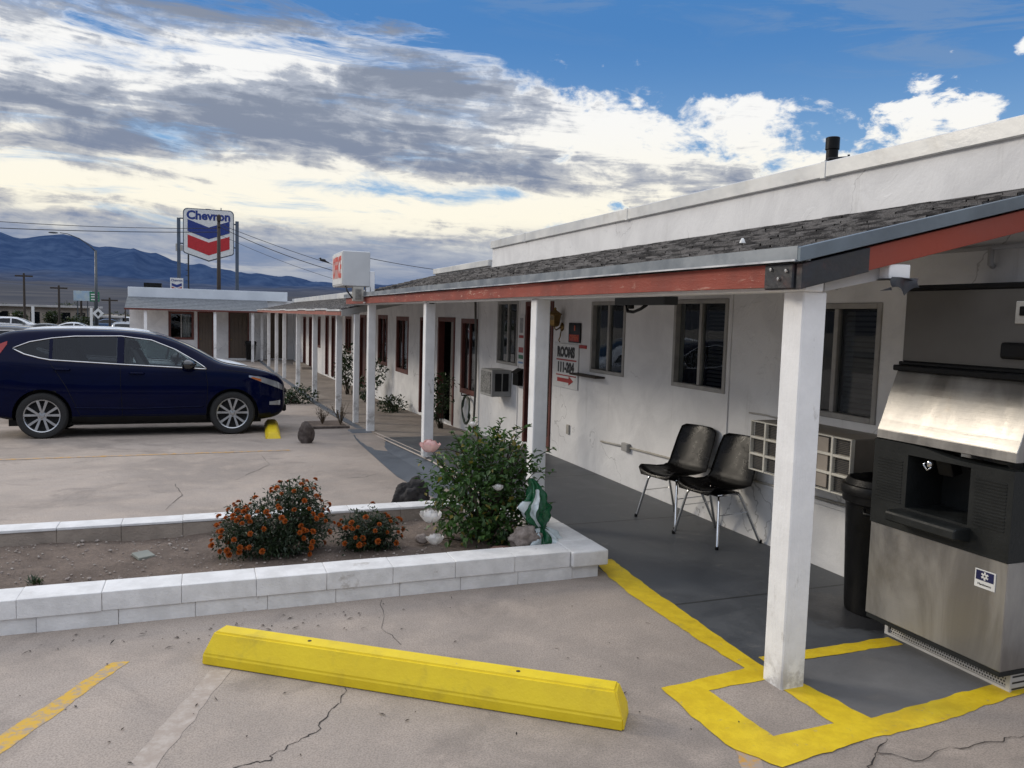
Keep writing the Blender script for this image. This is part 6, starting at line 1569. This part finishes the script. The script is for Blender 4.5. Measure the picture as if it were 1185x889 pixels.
# ------------------------------------------------------------------ sun and sky
SUN_AZ, SUN_EL = -50., 25.
sd = bpy.data.lights.new('sun', 'SUN'); sd.energy = 1.5; sd.angle = math.radians(14); sd.color = (1, .90, .76)
so = bpy.data.objects.new('sun', sd); C.objects.link(so)
a, e = math.radians(SUN_AZ), math.radians(SUN_EL)
sv = Vector((math.sin(a)*math.cos(e), math.cos(a)*math.cos(e), math.sin(e)))
so.rotation_euler = sv.to_track_quat('Z', 'Y').to_euler()
so.location = sv*40
wd = bpy.data.worlds.new('World'); S.world = wd; wd.use_nodes = True
t = NT(wd.node_tree); nt = wd.node_tree; bg = nt.nodes['Background']
sky = t.n('ShaderNodeTexSky', sky_type='NISHITA'); sky.sun_disc = False; sky.sun_elevation = e; sky.sun_rotation = a
sky.altitude = 1200; sky.dust_density = .6; sky.ozone_density = 1.6
d = t.n('ShaderNodeTexCoord').outputs['Generated']
x, y, z = t.sep(d)[:3]
zc = t.m('MAXIMUM', z, .0)
az = t.m('MULTIPLY', t.m('ARCTAN2', x, y), 57.2958); el = t.m('MULTIPLY', t.m('ARCSINE', z), 57.2958)
den = t.m('ADD', zc, .07)
px = t.m('DIVIDE', x, den); py = t.m('DIVIDE', y, den)
pv = t.comb(px, py, 0)
def gauss(a0, e0, sa, se):
    u = t.m('DIVIDE', t.m('SUBTRACT', az, a0), sa); v = t.m('DIVIDE', t.m('SUBTRACT', el, e0), se)
    return t.m('EXPONENT', t.m('MULTIPLY', t.m('ADD', t.m('MULTIPLY', u, u), t.m('MULTIPLY', v, v)), -1.))
def stretch(fx, fy, ox=0., oy=0.): return t.comb(t.m('ADD', t.m('MULTIPLY', az, fx), ox), t.m('ADD', t.m('MULTIPLY', el, fy), oy), t.m('MULTIPLY', y, .15))
# cloud banks drift on slightly slanted lines
el0 = el
el = t.m('ADD', el0, t.m('MULTIPLY', az, .035))
L1 = t.noise(stretch(.085, .52), 1.0, 10, .64, .7)
L1b = t.noise(stretch(.16, .95, 4, 3), 1.0, 9, .62, .6)
L2 = t.noise(stretch(.20, .34, 9, 1), 1.0, 11, .60, .25)
L3 = t.noise(stretch(.055, .36, 2, 7), 1.0, 8, .60, .9)
L4 = t.noise(stretch(.42, .72, 5, 5), 1.0, 8, .62, .4)
el = el0
wR = t.ss(az, 13, 27)
mixf = lambda f, a_, b_: t.m('ADD', a_, t.m('MULTIPLY', f, t.m('SUBTRACT', b_, a_)))
nn = mixf(wR, t.m('ADD', t.m('MULTIPLY', L1, .7), t.m('MULTIPLY', L1b, .3)), t.m('ADD', t.m('MULTIPLY', L2, .68), t.m('MULTIPLY', L4, .32)))
elb = t.m('SUBTRACT', t.m('SUBTRACT', 20.6, t.ss(az, 4, 22, 0, 2.4)), t.ss(az, 33, 46, 0, 4.6))
elb = t.m('ADD', elb, t.m('MULTIPLY', gauss(12, 18, 12, 30), 1.2))
dl = t.m('SUBTRACT', el, elb)
bias = t.ss(dl, -5.0, 1.6, .17, -.13)
bias = t.m('SUBTRACT', bias, t.m('MULTIPLY', wR, t.ss(el, 16, 9, .10, .03)))
bias = t.m('SUBTRACT', bias, t.m('MULTIPLY', t.ss(az, 41, 45), t.ss(el, 6, 10, 0, .10)))
bias = t.m('ADD', bias, t.m('MULTIPLY', gauss(48, 14.0, 4.4, 2.8), t.m('ADD', .24, t.m('MULTIPLY', L4, .40))))
bias = t.m('ADD', bias, t.m('MULTIPLY', gauss(53, 16.6, 1.2, .8), .42))
bias = t.m('ADD', bias, t.m('MULTIPLY', gauss(24, 14.5, 9, 2.5), .06))
bias = t.m('SUBTRACT', bias, t.m('MULTIPLY', gauss(11, 8.6, 5, .8), .10))
bias = t.m('SUBTRACT', bias, t.m('MULTIPLY', gauss(20, 8.8, 3, .8), .10))
cov = t.m('ADD', nn, bias)
cmask = t.ss(cov, .485, mixf(wR, .66, .585))
# light coming through: thin = white, thick = grey
L3m = t.m('ADD', t.m('MULTIPLY', L3, .36), t.m('ADD', t.m('MULTIPLY', L1b, .36), t.m('MULTIPLY', L4, .28)))
th = t.m('SUBTRACT', L3m, .49)
th = t.m('ADD', th, t.m('MULTIPLY', gauss(2, 12.2, 16, 2.0), .09))
th = t.m('ADD', th, t.m('MULTIPLY', gauss(22, 10.8, 7, 1.6), .08))
th = t.m('ADD', th, t.m('MULTIPLY', gauss(-2, 19.5, 20, 1.8), .13))
th = t.m('ADD', th, t.m('MULTIPLY', gauss(14, 16.0, 10, 1.1), .08))
th = t.m('SUBTRACT', th, t.m('MULTIPLY', gauss(9, 7.9, 14, 1.6), .23))
th = t.m('SUBTRACT', th, t.m('MULTIPLY', gauss(-10.5, 8.1, 2.0, .9), .26))
th = t.m('SUBTRACT', th, t.m('MULTIPLY', gauss(-8, 14.2, 9, 1.6), .10))
th = t.m('SUBTRACT', th, t.m('MULTIPLY', gauss(4, 16.5, 8, 1.3), .12))
th = t.m('SUBTRACT', th, t.m('MULTIPLY', wR, t.ss(el, 9, 13, .02, .13)))
edge = t.ss(cov, .60, .50, 0, .16)
tk = t.ss(t.m('SUBTRACT', th, edge), -.10, .13)
warm = t.ss(el, 6, 15, 1, 0)
bright = t.mix(warm, (.95, .95, .94), (1.0, .95, .80))
midc = t.mix(warm, (.44, .48, .56), (.54, .54, .54))
darkc = t.mix(t.ss(el, 4, 15), (.185, .235, .36), (.245, .285, .37))
cloud = t.mix(t.ss(tk, .0, .5), bright, midc)
cloud = t.mix(t.ss(tk, .42, 1.), cloud, darkc)
skyc = t.mix(1, sky.outputs[0], (.085, .085, .085), 'MULTIPLY')
blue = t.mix(t.ss(el, 4, 20), (.33, .55, .80), (.070, .235, .56))
skyc = t.mix(.86, skyc, blue)
# thin dusky veil over the top left of the blue
veil = t.m('MULTIPLY', t.ss(L1, .46, .60), t.ss(dl, -1, 4))
skyc = t.mix(t.m('MULTIPLY', veil, .42), skyc, (.24, .33, .48))
col = t.mix(cmask, skyc, cloud)
hz_ = t.ss(t.m('ADD', el, t.m('MULTIPLY', L1, 3.)), 5.2, 8.4, 1, 0)
hcol = t.mix(t.ss(t.m('ADD', t.m('MULTIPLY', L1, .5), t.m('MULTIPLY', L1b, .5)), .38, .64), (.165, .225, .37), (.37, .42, .52))
col = t.mix(t.m('MULTIPLY', hz_, .9), col, hcol)
col = t.mix(t.m('MULTIPLY', t.m('MULTIPLY', gauss(-1, 3.3, 14, 1.), t.ss(L1b, .42, .62)), .55), col, (.62, .60, .56))
# sun glow behind cloud at the left, outside the frame
dot = t.n('ShaderNodeVectorMath', operation='DOT_PRODUCT'); t.put(dot.inputs[0], d); dot.inputs[1].default_value = sv
glow = t.m('POWER', t.m('MAXIMUM', dot.outputs['Value'], 0), 18)
col = t.mix(t.m('MULTIPLY', glow, .85, clamp=True), col, (.85, .76, .64))
# unseen sky overhead and high behind the camera raised to light the scene
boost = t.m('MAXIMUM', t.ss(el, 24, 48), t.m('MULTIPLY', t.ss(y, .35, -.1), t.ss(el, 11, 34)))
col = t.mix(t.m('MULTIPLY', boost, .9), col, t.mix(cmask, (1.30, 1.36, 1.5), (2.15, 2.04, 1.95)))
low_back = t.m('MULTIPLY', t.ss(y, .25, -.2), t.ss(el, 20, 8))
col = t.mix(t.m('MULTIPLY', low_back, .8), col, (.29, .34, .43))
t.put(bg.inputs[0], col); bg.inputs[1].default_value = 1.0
wd.cycles.sampling_method = 'MANUAL'; wd.cycles.sample_map_resolution = 512
S.cycles.use_denoising = True
